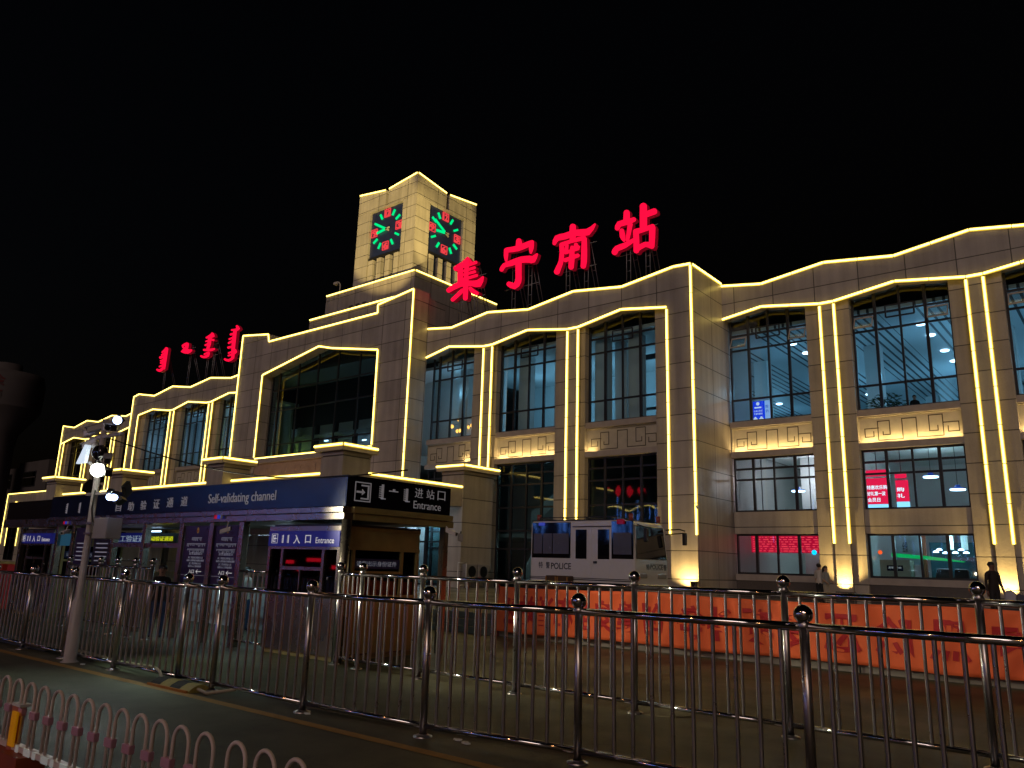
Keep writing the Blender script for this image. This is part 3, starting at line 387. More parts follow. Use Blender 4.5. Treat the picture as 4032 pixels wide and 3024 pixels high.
def wing(Yf, top, low, pil, wins, stretches, lower='tall', friezes={}, leds=True, panes=None, lattice=True, tilt=()):
    Yw = Yf+.7
    fascia(top, low, Yf)
    strip([(x, Yf, z-.09) for x, z in top], ST); strip([(x, Yf, z) for x, z in low], ST)
    for x0, x1 in pil: pilaster(x0, x1, Yf, low, led=(x0+.0, x1-.0) if leds else None)
    for x0, x1 in stretches: pier(x0, x1, Yf, low)
    for i, (x0, x1) in enumerate(wins):
        cw = (x1-x0)/4; cols = [x0+cw*.99, x0+cw*2, x1-cw*.99]
        hd = [(x, z+.25) for x, z in low]
        window(x0, x1, Yw, 9.3, 16, cols, [10.5, 13.2, 14.02], 14.0 if lattice else False, hd, panes, tilt=i in tilt)
        bx('sill', SILL, ST, x0-.02, x1+.02, Yf+.36, Yf+1.0, 8.99, 9.3)
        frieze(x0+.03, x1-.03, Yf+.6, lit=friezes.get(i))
        bx('lintel', SILL, ST, x0-.02, x1+.02, Yf+.34, Yf+1.0, 7.43, 7.72)
        bx('spandrel', PIER, ST, x0, x1, Yf+.86, Yf+1.0, 7.72, 8.99)
        if lower == 'double':
            window(x0, x1, Yw, 4.66, 7.43, cols, [6.3, 6.85])
            bx('spandrel', PIER, ST, x0, x1, Yf+.45, Yf+1.0, 3.57, 4.66)
            window(x0, x1, Yw, 1.6, 3.57, cols, [])
            bx('sill', SILL, ST, x0, x1, Yf+.4, Yf+1.0, 1.3, 1.6)
            bx('dado', PLINTH, ST, x0, x1, Yf+.47, Yf+1.0, ZP, 1.3)
        else:
            window(x0, x1, Yw, ZP, 7.43, cols, [2.6, 3.6, 4.9, 6.2, 6.85], pane=lower)

# right wing
topR = [(-16.58,16.85),(-14.39,16.52),(-11.15,16.97),(-7.95,16.56),(-4.75,17.05),(-1.55,16.56),(1.65,17.05),(4.85,16.56),(8,17.05),(9,16.9)]
lowR = [(-16.58,14.86),(-14.42,15.19),(-11.49,14.77),(-10.81,14.77),(-8,15.21),(-5.09,14.79),(-4.42,14.79),(-1.6,15.2),(1.3,14.79),(1.98,14.79),(4.8,15.2),(7.7,14.79),(9,14.79)]
wing(38, topR, lowR, [(-11.49,-10.81),(-5.1,-4.43),(1.3,1.98)], [(-16.5,-12.3),(-10.2,-5.86),(-3.78,.55),(2.6,6.95)],
     [(-12.3,-11.49),(-10.81,-10.2),(-5.86,-5.1),(-4.43,-3.78),(.55,1.3),(1.98,2.6),(6.95,9)], 'double', {0: (0, 1), 1: (0, 1), 2: (0, 1)}, tilt=(0, 1, 2))
for x in (-11.15, -4.76, 1.64): uplight(x, 38, 680)
# centre-right wing
topC = [(-35.3,16.7),(-33.17,16.42),(-30.12,16.88),(-26.96,16.47),(-23.77,16.94),(-20.63,16.55),(-17.55,17.0),(-16.58,16.95)]
lowC = [(-35.3,14.66),(-33.26,15.1),(-30.36,14.66),(-29.67,14.66),(-27.01,15.12),(-24.15,14.68),(-23.43,14.68),(-20.67,15.19),(-17.97,14.8),(-16.6,14.8)]
YC = 34.36
lowC2 = lowC[:-1]
MB().prism(lowC2+[(-17.97,14.8)]+[(-17.97, 16.96)]+[p for p in topC[::-1] if p[0] < -17.97], YC, YC+1.).build('fascia', STONE, ST)
strip([(x, YC, z-.09) for x, z in topC], ST); strip([(x, YC, z) for x, z in lowC2], ST)
MB().prism([(-17.97,ZP),(-16.58,ZP),(-16.58,16.95),(-17.55,17.0),(-17.97,16.96)], YC, 39.2).build('corner_pier', STONE, ST)
strip([(-17.97, YC, 14.7), (-17.97, YC, 3.3)], ST); strip([(-16.60, YC, 16.8), (-16.60, YC, 3.3)], ST)
strip([(-16.58, YC+.1, 16.86), (-16.58, 37.9, 16.86)], ST, n=(1, 0, 0))
for x0, x1 in [(-30.36,-29.67),(-24.15,-23.43)]: pilaster(x0, x1, YC, lowC2, led=(x0, x1))
for a, c in [(-31.4,-30.36),(-29.67,-29.5),(-25.15,-24.15),(-23.43,-23.15),(-18.82,-17.97)]: pier(a, c, YC, lowC2)
DGL = glass('lobby_glass', (.55, .66, .68), 1.55)
for i, (x0, x1) in enumerate([(-35.25,-31.4),(-29.5,-25.15),(-23.15,-18.82)]):
    cw = 4.34/4; cols = [x1-cw*3, x1-cw*2, x1-cw]
    window(x0, x1, YC+.7, 9.3, 16, cols, [10.5, 13.2, 14.02], 14.0, [(x, z+.25) for x, z in lowC2])
    bx('sill', SILL, ST, x0-.02, x1+.02, YC+.36, YC+1.0, 8.99, 9.3)
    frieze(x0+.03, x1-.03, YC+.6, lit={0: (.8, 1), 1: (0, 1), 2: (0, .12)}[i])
    bx('lintel', SILL, ST, x0-.02, x1+.02, YC+.34, YC+1.0, 7.43, 7.72)
    bx('spandrel', PIER, ST, x0, x1, YC+.86, YC+1.0, 7.72, 8.99)
    window(x0, x1, YC+.7, ZP, 7.43, cols, [2.6, 3.6, 4.9, 6.2, 6.85], pane=DGL)
lamp('pilaster_uplight', 'SPOT', (-17.0, YC-.45, ZP+.4), 480, (1, .68, .22), ST, (-17.15, YC, 2.8), .04, 135, .8)
# left wing
topL = [(-75.39,16.7),(-74.39,16.86),(-71.27,16.35),(-68.03,16.86),(-64.83,16.4),(-61.6,16.83),(-58.39,16.4),(-54.94,16.75)]
lowL = [(-73.95,14.66),(-71.2,14.96),(-68.09,14.53),(-67.4,14.53),(-64.92,15.0),(-61.8,14.57),(-61.1,14.57),(-58.39,15.03),(-54.94,14.7)]
MB().prism(lowL+topL[::-1][:-1]+[(-73.95, 16.8)], YC, YC+1.).build('fascia', STONE, ST)
MB().prism([(-75.39,ZP),(-73.95,ZP),(-73.95,16.8),(-74.39,16.86),(-75.39,16.7)], YC, 39.2).build('corner_pier', STONE, ST)
strip([(x, YC, z-.09) for x, z in topL], ST); strip([(x, YC, z) for x, z in lowL], ST)
strip([(-75.37, YC, 16.6), (-75.37, YC, 3.3)], ST); strip([(-73.95, YC, 14.6), (-73.95, YC, 3.3)], ST)
for x0, x1 in [(-67.92,-67.24),(-61.42,-60.83)]: pilaster(x0, x1, YC, lowL, led=(x0, x1))
for a, c in [(-73.95,-73.1),(-68.75,-67.92),(-67.24,-66.5),(-62.15,-61.42),(-60.83,-60.2),(-55.9,-54.94)]: pier(a, c, YC, lowL)
for x0, x1 in [(-73.1,-68.75),(-66.5,-62.15),(-60.2,-55.9)]:
    cw = (x1-x0)/4
    window(x0, x1, YC+.7, 9.3, 16, [x0+cw, x0+cw*2, x0+cw*3], [10.5, 13.2, 14.02], 14.0, [(x, z+.25) for x, z in lowL])
    bx('sill', SILL, ST, x0-.02, x1+.02, YC+.36, YC+1.0, 8.99, 9.3)
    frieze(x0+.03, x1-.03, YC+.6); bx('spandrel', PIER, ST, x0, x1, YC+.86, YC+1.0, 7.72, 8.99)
    bx('lower_wall', PIER, ST, x0, x1, YC+.34, YC+1.0, ZP, 7.72)
# far left wing
topF = [(-100.67,16.67),(-97.42,16.19),(-94.19,16.73),(-91.2,16.3),(-88.0,16.72),(-84.6,16.32),(-82,16.7),(-78.5,16.3),(-75.39,16.7)]
lowF = [(-100.5,14.37),(-97.12,14.89),(-93.8,14.42),(-92.95,14.42),(-90.2,14.9),(-87.3,14.45),(-86.5,14.45),(-83.6,14.9),(-80.9,14.45),(-80.1,14.45),(-77.5,14.9),(-75.39,14.6)]
MB().prism([(-100.67,14.37)]+lowF[1:]+topF[::-1], 38, 39.).build('fascia', STONE, ST)
strip([(x, 38, z-.09) for x, z in topF], ST); strip([(x, 38, z) for x, z in lowF], ST)
strip([(-100.6, 38, 16.5), (-100.6, 38, .8)], ST); strip([(-99.6, 38, 14.5), (-99.6, 38, .8)], ST)
MB().box(-100.67, -99.6, 38.02, 39, ZP, 14.3).build('corner_pier', PIER, ST)
for x0, x1 in [(-93.84,-92.95),(-87.3,-86.5),(-80.9,-80.1)]: pilaster(x0, x1, 38, lowF, led=(x0, x1))
for x0, x1 in [(-99.2,-94.6),(-92.2,-88.1),(-85.7,-81.7),(-79.4,-75.6)]:
    cw = (x1-x0)/4
    window(x0, x1, 38.7, 9.3, 16, [x0+cw, x0+cw*2, x0+cw*3], [10.5, 13.2, 14.02], 14.0, [(x, z+.25) for x, z in lowF], pane=DARKPANE)
    bx('lower_wall', PIER, ST, x0-.6, x1+.6, 38.4, 39.0, ZP, 9.3)
for a, c in [(-99.6,-99.2),(-94.6,-93.84),(-92.95,-92.2),(-88.1,-87.3),(-86.5,-85.7),(-81.7,-80.9),(-80.1,-79.4)]: pier(a, c, 38, lowF)
# low end block
bx('end_wall', PIER, ST, -120.6, -100.7, 40, 46, ZP, 9.3)
strip([(-100.8, 40, 9.25), (-120.5, 40, 9.25), (-120.5, 40, 2.6)], ST)
strip([(-118.7, 40, 2.4), (-118.9, 40, 7.8), (-117.2, 40, 8.13), (-115.0, 40, 7.78), (-115.0, 40, 2.4)], ST)
window(-118.4, -115.3, 39.94, .6, 7.7, [-116.9], [3.4, 5.6], pane=DARKPANE)

# central block
YM = 32.96
arch = [(-51.6,15.36),(-44.86,16.6),(-43.4,16.24),(-38.45,15.36)]
MB().prism([(-54.94,ZP),(-51.6,ZP),(-51.6,15.36),(-44.86,16.6),(-43.4,16.24),(-38.45,15.36),(-38.45,ZP),(-35.3,ZP),(-35.3,19.05),(-38.72,18.57),(-38.68,18.02),(-51.17,18.02),(-51.3,18.6),(-54.94,19.12)], YM, 34.36+.02).build('centre_wall', STONE, ST)
for a, c in ((-54.9, -51.7), (-38.4, -35.34)): bx('parapet', STONE, ST, a, c, 34.385, 35.9, 16.2, 18.4 if a < -45 else 18.5)
MB().prism([(34.385,16.4),(35.9,16.4),(35.9,18.55),(34.385,18.8)], -35.75, -35.345, 'x').build('parapet_return', STONE, ST)
strip([(-54.9,YM,3.3),(-54.9,YM,19.05),(-51.35,YM,18.58),(-51.2,YM,17.97),(-38.72,YM,17.97),(-38.76,YM,18.55),(-35.34,YM,18.98),(-35.34,YM,6.8)], ST)
strip([(-51.6,YM,9.0)]+[(x, YM, z) for x, z in arch]+[(-38.4,YM,9.0)], ST); strip([(-51.5,YM,8.9),(-38.4,YM,8.9)], ST)
window(-51.55, -38.5, 33.9, 8.9, 18, [-50.6,-48.25,-45.95,-43.65,-41.3,-39.4], [10.0,12.6,14.2], False, [(x, z+.3) for x, z in arch], glass('hall_glass', (.5, .58, .6), 1.5), name='arched_window')
bx('cornice', SILL, ST, -51.5, -38.45, YM-.18, YM+.3, 8.5, 8.84)
b = MB().box(-51.5, -38.45, YM+.05, YM+.5, 5.9, 8.5)
rr = random.Random(11)
for i in range(15):
    x = -51.1+i*.84
    for j in range(3):
        a = x+rr.random()*.3; z = 6.4+j*.65; b.box(a, a+.08+rr.random()*.4, YM+.01, YM+.06, z, z+.08+rr.random()*.35)
b.build('frieze_panel', plain('worn_relief', (.36, .25, .19), .6, noise=.35, scale=2.5), ST)
lamp('frieze_uplight', 'AREA', (-45, YM-.5, 6.0), 60, (1, .66, .26), ST, (-45, YM+.05, 8), 12.5, size_y=.08)
bx('entrance_wall', PIER, ST, -51.6, -38.45, 33.3, 34.3, ZP, 5.9)
# porch on square columns
def column(xr, y0, y1):
    xl = xr-1.65
    b = MB().box(xl, xr, y0, y1, ZP, 6.52)
    b.build('porch_column', PIER, ST)
    bx('capital', SILL, ST, xl-.02, xr+.02, y0-.02, y1+.02, 6.56, 6.72)
    bx('capital', SILL, ST, xl-.25, xr+.25, y0-.25, y1+.25, 6.74, 7.05)
    bx('column_neck', PLINTH, ST, xl+.05, xr-.05, y0+.05, y1-.05, 6.5, 6.745)
    strip([(xr+.25, y1+.2, 7.0), (xr+.25, y0-.24, 7.0)], ST, n=(1, 0, 0)); strip([(xr+.25, y0-.25, 7.0), (xl-.25, y0-.25, 7.0)], ST)
for xr in (-29.25, -39.5, -51.35, -61.6): column(xr, 23.4, 25.1)
column(-29.25, 31.85, 34.4)
column(-61.6, 31.85, 34.2)
bx('canopy_beam', SILL, ST, -63.0, -29.3, 24.0, 24.9, 4.75, 5.75)
bx('canopy_beam', SILL, ST, -30.2, -29.3, 25.11, 31.84, 4.75, 5.75)
bx('canopy_beam', SILL, ST, -62.9, -62.0, 25.11, 31.84, 4.75, 5.75)
bx('canopy_roof', SILL, ST, -61.99, -30.21, 24.91, 32.9, 5.0, 5.7)
strip([(-29.3, 25.0, 5.82), (-29.3, 31.8, 5.82)], ST, n=(1, 0, 0))
for a, c in ((-39.6, -31.0), (-51.4, -41.2), (-62.9, -53.1)): strip([(a, 24.0, 5.82), (c, 24.0, 5.82)], ST)
window(-38.3, -31.2, 33.0, ZP, 4.7, [-36.6,-34.8,-33], [2.9], pane=PANE, name='entrance_glazing')
bx('entrance_backdrop', WHITEW, ST, -38.3, -31.2, 35.1, 35.3, ZP, 4.7)
lamp('porch_lamp', 'POINT', (-34.5, 34.2, 4.2), 120, (.6, .85, 1), ST, size=.15)
lamp('porch_lamp', 'POINT', (-33, 30, 4.4), 60, (.75, .9, 1), ST, size=.15)

# roof tiers and rear body
bx('upper_tier', STONE, ST, -49.1, -39.5, 36.0, 37.2, 16.4, 19.9)
MB().box(-49.14, -39.42, 35.0, 35.98, 17.5, 19.92).build('upper_tier', STONE, ST); strip([(-49.1,35,19.86),(-39.45,35,19.86)], ST)
bx('rear_roof', GREYW, ST, -75, -16.6, 35.5, 76, 15.9, 16.2)
bx('rear_roof', GREYW, ST, -16.55, 9, 39.05, 76, 15.9, 16.2)
bx('rear_roof', GREYW, ST, -100.6, -75.45, 39.05, 60, 15.9, 16.2)
bx('back_wall', GREYW, ST, -100.6, 9, 76, 76.4, ZP, 16.2)
bx('end_wall', PIER, ST, 9.01, 9.6, 38.1, 76, ZP, 16.6)

# ------------------------------------------------------------------ rooms behind the glass
bx('upper_floor', FLOORI, ST, -16.5, 9, 39.05, 75.9, 8.4, 9.0); bx('upper_floor', FLOORI, ST, -35.2, -16.52, 48.02, 75.9, 8.4, 9.0)
bx('upper_ceiling', CEIL, ST, -17.95, 9, 39.25, 75.9, 14.3, 14.5); bx('upper_ceiling', CEIL, ST, -35.2, -18.0, 48.02, 75.9, 14.3, 14.5)
bx('room_wall', GREYW, ST, -17.0, -16.62, 39.21, 41.5, 8.0, 14.3); bx('room_wall', GREYW, ST, -17.0, -16.62, 39.21, 52, ZP, 8.0)
bx('room_wall', WHITEW, ST, -35.2, 9, 75.0, 75.2, 9.0, 14.3)
for x in (-17.4, -11.0, -4.6, 1.8):
    for y in (45.6, 61): bx('hall_column', WHITEW, ST, x-.4, x+.4, y-.4, y+.4, 9.0, 14.29)
dl = [(x, y) for x in (-20.9, -14.45, -7.9, -1.4, 5) for y in (42.5, 44.8, 48.4, 51.1, 57.8) if x > -20 or y > 50]
for x, y in dl: MB().lathe([(0, -.05), (.2, -.05), (.23, -.01), (.23, 0)], (x, y, 14.29), 12).build('downlight', LAMPB, ST)
for x, y, e in ((-14.4, 43.5, 55), (-7.9, 43.5, 95), (-1.4, 44, 95), (-14.2, 53, 130), (-7.8, 53, 170), (0, 53, 170), (-22, 60, 150), (-11, 66, 170), (-1, 66, 130)): lamp('hall_lamp', 'POINT', (x, y, 12.0), e, (.27, .64, .95), ST, size=.3)
bx('ground_ceiling', WHITEW, ST, -16.5, 9, 39.05, 52, 8.0, 8.38)
bx('room_wall', WHITEW, ST, -16.5, 9, 50.0, 50.2, ZP, 8.0)
bx('room_wall', WHITEW, ST, -11.3, -11.0, 39.05, 50, ZP, 8.0); bx('room_wall', WHITEW, ST, -4.9, -4.6, 39.05, 50, ZP, 8.0)
bx('room_beam', WHITEW, ST, -16.5, -11.3, 41.5, 42.2, 4.0, 5.0); bx('hall_column', WHITEW, ST, -14.9, -14.1, 44, 44.8, ZP, 8)
for x, y, z, e, c in ((-14, 42.8, 6.8, 115, (1, .88, .92)), (-13.8, 46, 3.2, 60, (.75, .95, 1)), (-8, 43.4, 6.9, 58, (.72, .92, 1)), (-7.6, 42, 3.4, 60, (.55, .88, 1)), (-1, 43, 5, 60, (.8, .95, 1))):
    lamp('hall_lamp', 'POINT', (x, y, z), e, c, ST, size=.25)
# centre-right wing rooms
bx('upper_floor', FLOORI, ST, -35.2, -18, 35.4, 48, 8.4, 8.98); bx('upper_ceiling', WHITEW, ST, -35.2, -18, 35.4, 48, 14.3, 14.5)
bx('room_wall', WHITEW, ST, -35.2, -22.2, 44.0, 44.3, 9, 14.3); bx('room_wall', WHITEW, ST, -41, -32.2, 38.6, 38.9, 9, 14.3); bx('upper_ceiling', WHITEW, ST, -41, -35.22, 35.95, 38.58, 14.3, 14.5)
for x, y in ((-34.2,37.2),(-28.7,36.6),(-27.4,38.6),(-26.3,37.0),(-23.0,36.3),(-22.3,37.3),(-20.9,36.4),(-19.5,39)): bx('hall_column', WHITEW, ST, x-.38, x+.38, y-.3, y+.3, 8.98, 14.29)
bx('inner_glazing_frame', FRAME, ST, -20.4, -20.25, 38.9, 39.05, 9, 13.6); bx('inner_glazing_frame', FRAME, ST, -22, -18.1, 38.9, 39.05, 13.6, 13.9); bx('inner_glazing_frame', FRAME, ST, -22, -18.1, 38.9, 39.05, 10.6, 10.75)
for x, y, e in ((-34.8, 36.9, 48), (-31.5, 41, 60), (-27.9, 40.5, 75), (-25.0, 41, 40), (-21.4, 41.5, 70), (-18.9, 41, 32)): lamp('hall_lamp', 'POINT', (x, y, 12.7), e, (.30, .68, 1), ST, size=.3)
MB().lathe([(0, -.05), (.16, -.05), (.2, 0)], (-25.6, 37.6, 14.29), 12).build('downlight', LAMPB, ST)
bx('lobby_wall', GREYW, ST, -35.2, -18, 43, 43.3, ZP, 8.4); bx('lobby_wall', GREYW, ST, -24.3, -23.6, 35.4, 43, ZP, 8.4)
MB().prism([(36.0, 1.0), (36.6, .6), (42.5, 6.9), (42.5, 7.8)], -28.6, -26.8, 'x').build('staircase', WHITEW, ST)
MB().prism([(-29.4,4.0),(-25.3,6.9),(-25.3,7.5),(-29.4,4.9)], 38.2, 39.8).build('staircase', WHITEW, ST)
lamp('lobby_lamp', 'POINT', (-27.4, 37.2, 7.3), 22, (.5, .85, 1), ST, size=.2); lamp('lobby_lamp', 'POINT', (-26.6, 39.2, 2.6), 12, (.5, .85, 1), ST, size=.2)
for x, y in ((-27.9, 37.5), (-26.7, 38.4)): bx('tube_light', LAMPW, ST, x-.5, x+.5, y-.06, y+.06, 3.15, 3.22)
bx('lobby_ceiling', WHITEW, ST, -35.2, -24.3, 36.2, 43, 3.3, 3.5)
# left wing rooms
bx('upper_floor', FLOORI, ST, -76.5, -55, 35.4, 44, 8.4, 8.98); bx('upper_ceiling', WHITEW, ST, -73.9, -55, 35.4, 44, 14.3, 14.5)
bx('room_wall', GREYW, ST, -80, -55, 38.2, 38.4, 9, 14.3)
for i in range(13): bx('curtain', WHITEW if i % 2 else GREYW, ST, -78+i*1.75, -77.2+i*1.75, 38.0, 38.15, 9, 14.2)
for x, e in ((-70.5, 110), (-64.5, 130), (-58, 120)): lamp('hall_lamp', 'POINT', (x-2, 36.3, 12.0), e*.45, (.30, .62, 1), ST, size=.3)
lamp('hall_lamp', 'POINT', (-59.5, 36.6, 10.6), 25, (.8, 1, .3), ST, size=.2)
# central hall
bx('upper_floor', FLOORI, ST, -51.6, -38.4, 34.4, 46, 8.2, 8.85); bx('room_wall', plain('shaded_hall_wall', (.03, .03, .035), .6), ST, -60, -38.4, 38.9, 39.2, 12.4, 17); bx('room_wall', WHITEW, ST, -60, -41.1, 38.9, 39.2, 8.86, 12.4); bx('upper_floor', FLOORI, ST, -60, -51.62, 36, 39, 8.2, 8.85)  # upper wall coloured dark for the unlit part of the hall
for x in (-58.5, -56.3, -54.3, -52, -49.6, -47.2, -45, -42.6): bx('hall_column', FRAME if int(x) % 3 else GREYW, ST, x-.16, x+.16, 38.6, 38.88, 8.86, 12.4)
bx('hall_beam', GREYW, ST, -60, -41.1, 38.5, 38.59, 11.3, 11.6)
for x, e, c in ((-57.5, 16, (.7, 1, .22)), (-54.2, 13, (.75, 1, .22)), (-50.0, 8, (.8, 1, .3)), (-47, 10, (.4, .7, 1)), (-43.5, 16, (.45, .75, 1))): lamp('hall_lamp', 'POINT', (x, 37.9, 10.3), e, c, ST, size=.2)
for x, z in ((-55.4, 11.9), (-50.2, 10.9), (-45.6, 10.6)): bx('tube_light', LAMPB, ST, x-.2, x+.2, 38.3, 38.4, z, z+.09)
# ------------------------------------------------------------------ clock tower
CT = thing('clock_tower', 'floodlit square clock tower with a blue dial on each face, above the station roof', 'clock tower', (-45.1, 42, 16.2))
TX0, TX1, TY0, TY1 = -48.55, -41.59, 38.45, 45.4
bx('pedestal', STONE, CT, -50.25, -39.93, 37.2, 46.6, 16.25, 22.75)
b = MB()
for x in (-47.2, -46.4, -45.6): b.box(x, x+.42, 37.14, 37.22, 20.9, 21.3)
b.build('vent', PLINTH, CT)
strip([(-50.2, 37.2, 22.7), (-39.95, 37.2, 22.7)], CT); strip([(-39.93, 37.25, 22.7), (-39.93, 46.55, 22.7)], CT, n=(1, 0, 0))
# corner piers, crown pieces with a sloping top and a slot in the middle, per face
xm, ymid = (TX0+TX1)/2, (TY0+TY1)/2; cx0, cx1 = xm-1.95, xm+1.95; cy0, cy1 = ymid-1.95, ymid+1.95
for a, c, d, e in ((TX0, cx0, TY0, TY0+1.6), (cx1, TX1, TY0, cy0), (TX0, cx0, cy1, TY1), (cx1, TX1, cy1, TY1)):
    MB().box(a, c, d, e, 22.75, 29.8).build('corner_pier', PALE, CT)
bx('tower_core', BLUE, CT, TX0+.3, TX1-.3, TY0+.35, TY1-.3, 22.75, 29.8)
def slope(p): return 31.22+.5*abs(p)/3.45
b = MB()
for s in (-1, 1):
    p0, p1 = .16*s, 3.47*s
    b.prism([(xm+p0, 29.83), (xm+p1, 29.83), (xm+p1, slope(p1)), (xm+p0, slope(p0))], TY0, TY0+.8)
b.build('crown', PALE, CT)
b = MB()
for s in (-1, 1):
    p0, p1 = .16*s, 3.47*s; lo, hi = (TY0+.81, ymid+p0) if s < 0 else (ymid+p0, TY1)
    b.prism([(lo, 29.83), (hi, 29.83), (hi, slope(hi-ymid)), (lo, slope(lo-ymid))], TX1-.8, TX1, 'x')
b.build('crown', PALE, CT)
bx('crown_core', PALE, CT, TX0+.02, TX1-.82, TY0+.82, TY1-.02, 29.83, 31.1)
for s in (-1, 1):
    strip([(xm+.2*s, TY0, slope(.2)-.02), (xm+3.44*s, TY0, 31.66)], CT); strip([(TX1, ymid+.2*s, slope(.2)-.02), (TX1, ymid+3.44*s, 31.66)], CT, n=(1, 0, 0))
bx('dial_lintel', PALE, CT, cx0, cx1, TY0-.06, TY0+.34, 29.70, 29.82); bx('dial_lintel', PALE, CT, TX1-.34, TX1+.06, cy0, cy1, 29.70, 29.82)
GREEN = glow('green_neon', (.0, .92, .26), 1.0); DRED = glow('red_numeral', (.95, .06, .07), .95)
DIALB = plain('dial_blue', (.02, .03, .10), .3, noise=.2, scale=2)
def dial(face):
    yf = TY0+.22; xf = TX1-.22
    P = (lambda a, z, d: (xm+a, yf-d, z)) if face == '-y' else (lambda a, z, d: (xf+d, ymid+a, z))
    if face == '-y': o = bx('clock_face', DIALB, CT, cx0+.02, cx1-.02, yf, yf+.12, 25.72, 29.68); bx('dial_sill', FRAME, CT, cx0, cx1, yf-.1, yf+.1, 25.5, 25.71)
    else: o = bx('clock_face', DIALB, CT, xf-.12, xf, cy0+.02, cy1-.02, 25.72, 29.68); bx('dial_sill', FRAME, CT, xf-.1, xf+.1, cy0, cy1, 25.5, 25.71)
    n = (0, -1, 0) if face == '-y' else (1, 0, 0)
    zc = 27.82
    for k in range(12):
        a = k*pi/6; 
        if k % 3 == 0:
            s = {0: '12', 3: '3', 6: '6', 9: '9'}[k]; c = P(1.45*sin(a), zc+1.42*cos(a)-.27, .03)
            w_ = .5; oo = (c[0]-w_/2, c[1], c[2]) if face == '-y' else (c[0], c[1]-w_/2, c[2])
            text('numeral', s, o, oo, face, .54, DRED, w_, .05, .02)
            q = MB(); e = .33; zc2 = c[2]+.27
            for (u0, v0), (u1, v1) in (((-e, -e), (e, -e)), ((e, -e), (e, e)), ((e, e), (-e, e)), ((-e, e), (-e, -e))):
                A = (c[0]+u0, c[1], zc2+v0) if face == '-y' else (c[0], c[1]+u0, zc2+v0)
                B = (c[0]+u1, c[1], zc2+v1) if face == '-y' else (c[0], c[1]+u1, zc2+v1)
                q.obox(A, B, n, .018, 0, .08)
            q.build('numeral_border', DRED, o)
        else:
            r0, r1 = (1.2, 1.72)
            MB().obox(P(r0*sin(a), zc+r0*cos(a), .02), P(r1*sin(a), zc+r1*cos(a), .02), n, .085, 0, .08).build('hour_mark', GREEN, o)
    for ang, L, nm in ((R_(300), 1.45, 'minute_hand'), (R_(263), 1.05, 'hour_hand')):
        MB().obox(P(.1*sin(ang), zc+.1*cos(ang), .12), P(L*sin(ang), zc+L*cos(ang), .12), n, .1, 0, .06).build(nm, GREEN, o)
        MB().obox(P(-.42*sin(ang), zc-.42*cos(ang), .1), P(.1*sin(ang), zc+.1*cos(ang), .1), n, .07, 0, .05).build('hand_tail', PALE, o)
    for k in range(4):
        a = -1.5+k*1.0
        if face == '-y': bx('fin', PALE, CT, xm+a-.27, xm+a+.27, yf-.2, yf+.2, 22.75, 25.42)
        else: bx('fin', PALE, CT, xf-.2, xf+.2, ymid+a-.27, ymid+a+.27, 22.75, 25.42)
dial('-y'); dial('+x')
def flood(x, y, z, aim, e, cone, nm):
    f = thing('floodlight', nm, 'floodlight', (x, y, z))
    d = (Vector(aim)-Vector((x, y, z+.55))).normalized()
    b = MB().tube([(x, y, z), (x, y, z+.4)], .03, 8); b.build('bracket', BLACK, f)
    c = Vector((x, y, z+.55)); MB().obox(c-d*.16, c+d*.1, d.orthogonal(), .2, -.14, .14).build('lamp_housing', BLACK, f)
    lamp('lamp', 'SPOT', c+d*.16, e, (1, .73, .25), f, aim, .12, cone, .35)
flood(-23.5, 9.9, 2.92, (-45.1, 38.4, 27.8), 88000, 13.2, 'small black floodlight on the shelter roof aimed at the clock tower')
flood(-24, 42, 16.2, (-41.6, 41.9, 27.5), 11500, 25, 'small black floodlight on the wing roof aimed at the clock tower side')
# small lamp on an arm on the pedestal ledge
al = thing('arm_lamp', 'small curved arm lamp on the ledge below the clock tower', 'lamp', (-49.1, 37.6, 22.75))
MB().tube([(-49.1, 37.6, 22.75), (-49.1, 37.6, 23.6), (-49.25, 37.55, 23.85), (-49.5, 37.5, 23.9)], .05, 8).build('arm', PALE, al)
MB().ball((-49.55, 37.5, 23.75), .22, 12, 8, sc=(1.1, 1, .7)).build('lamp_head', PALE, al)

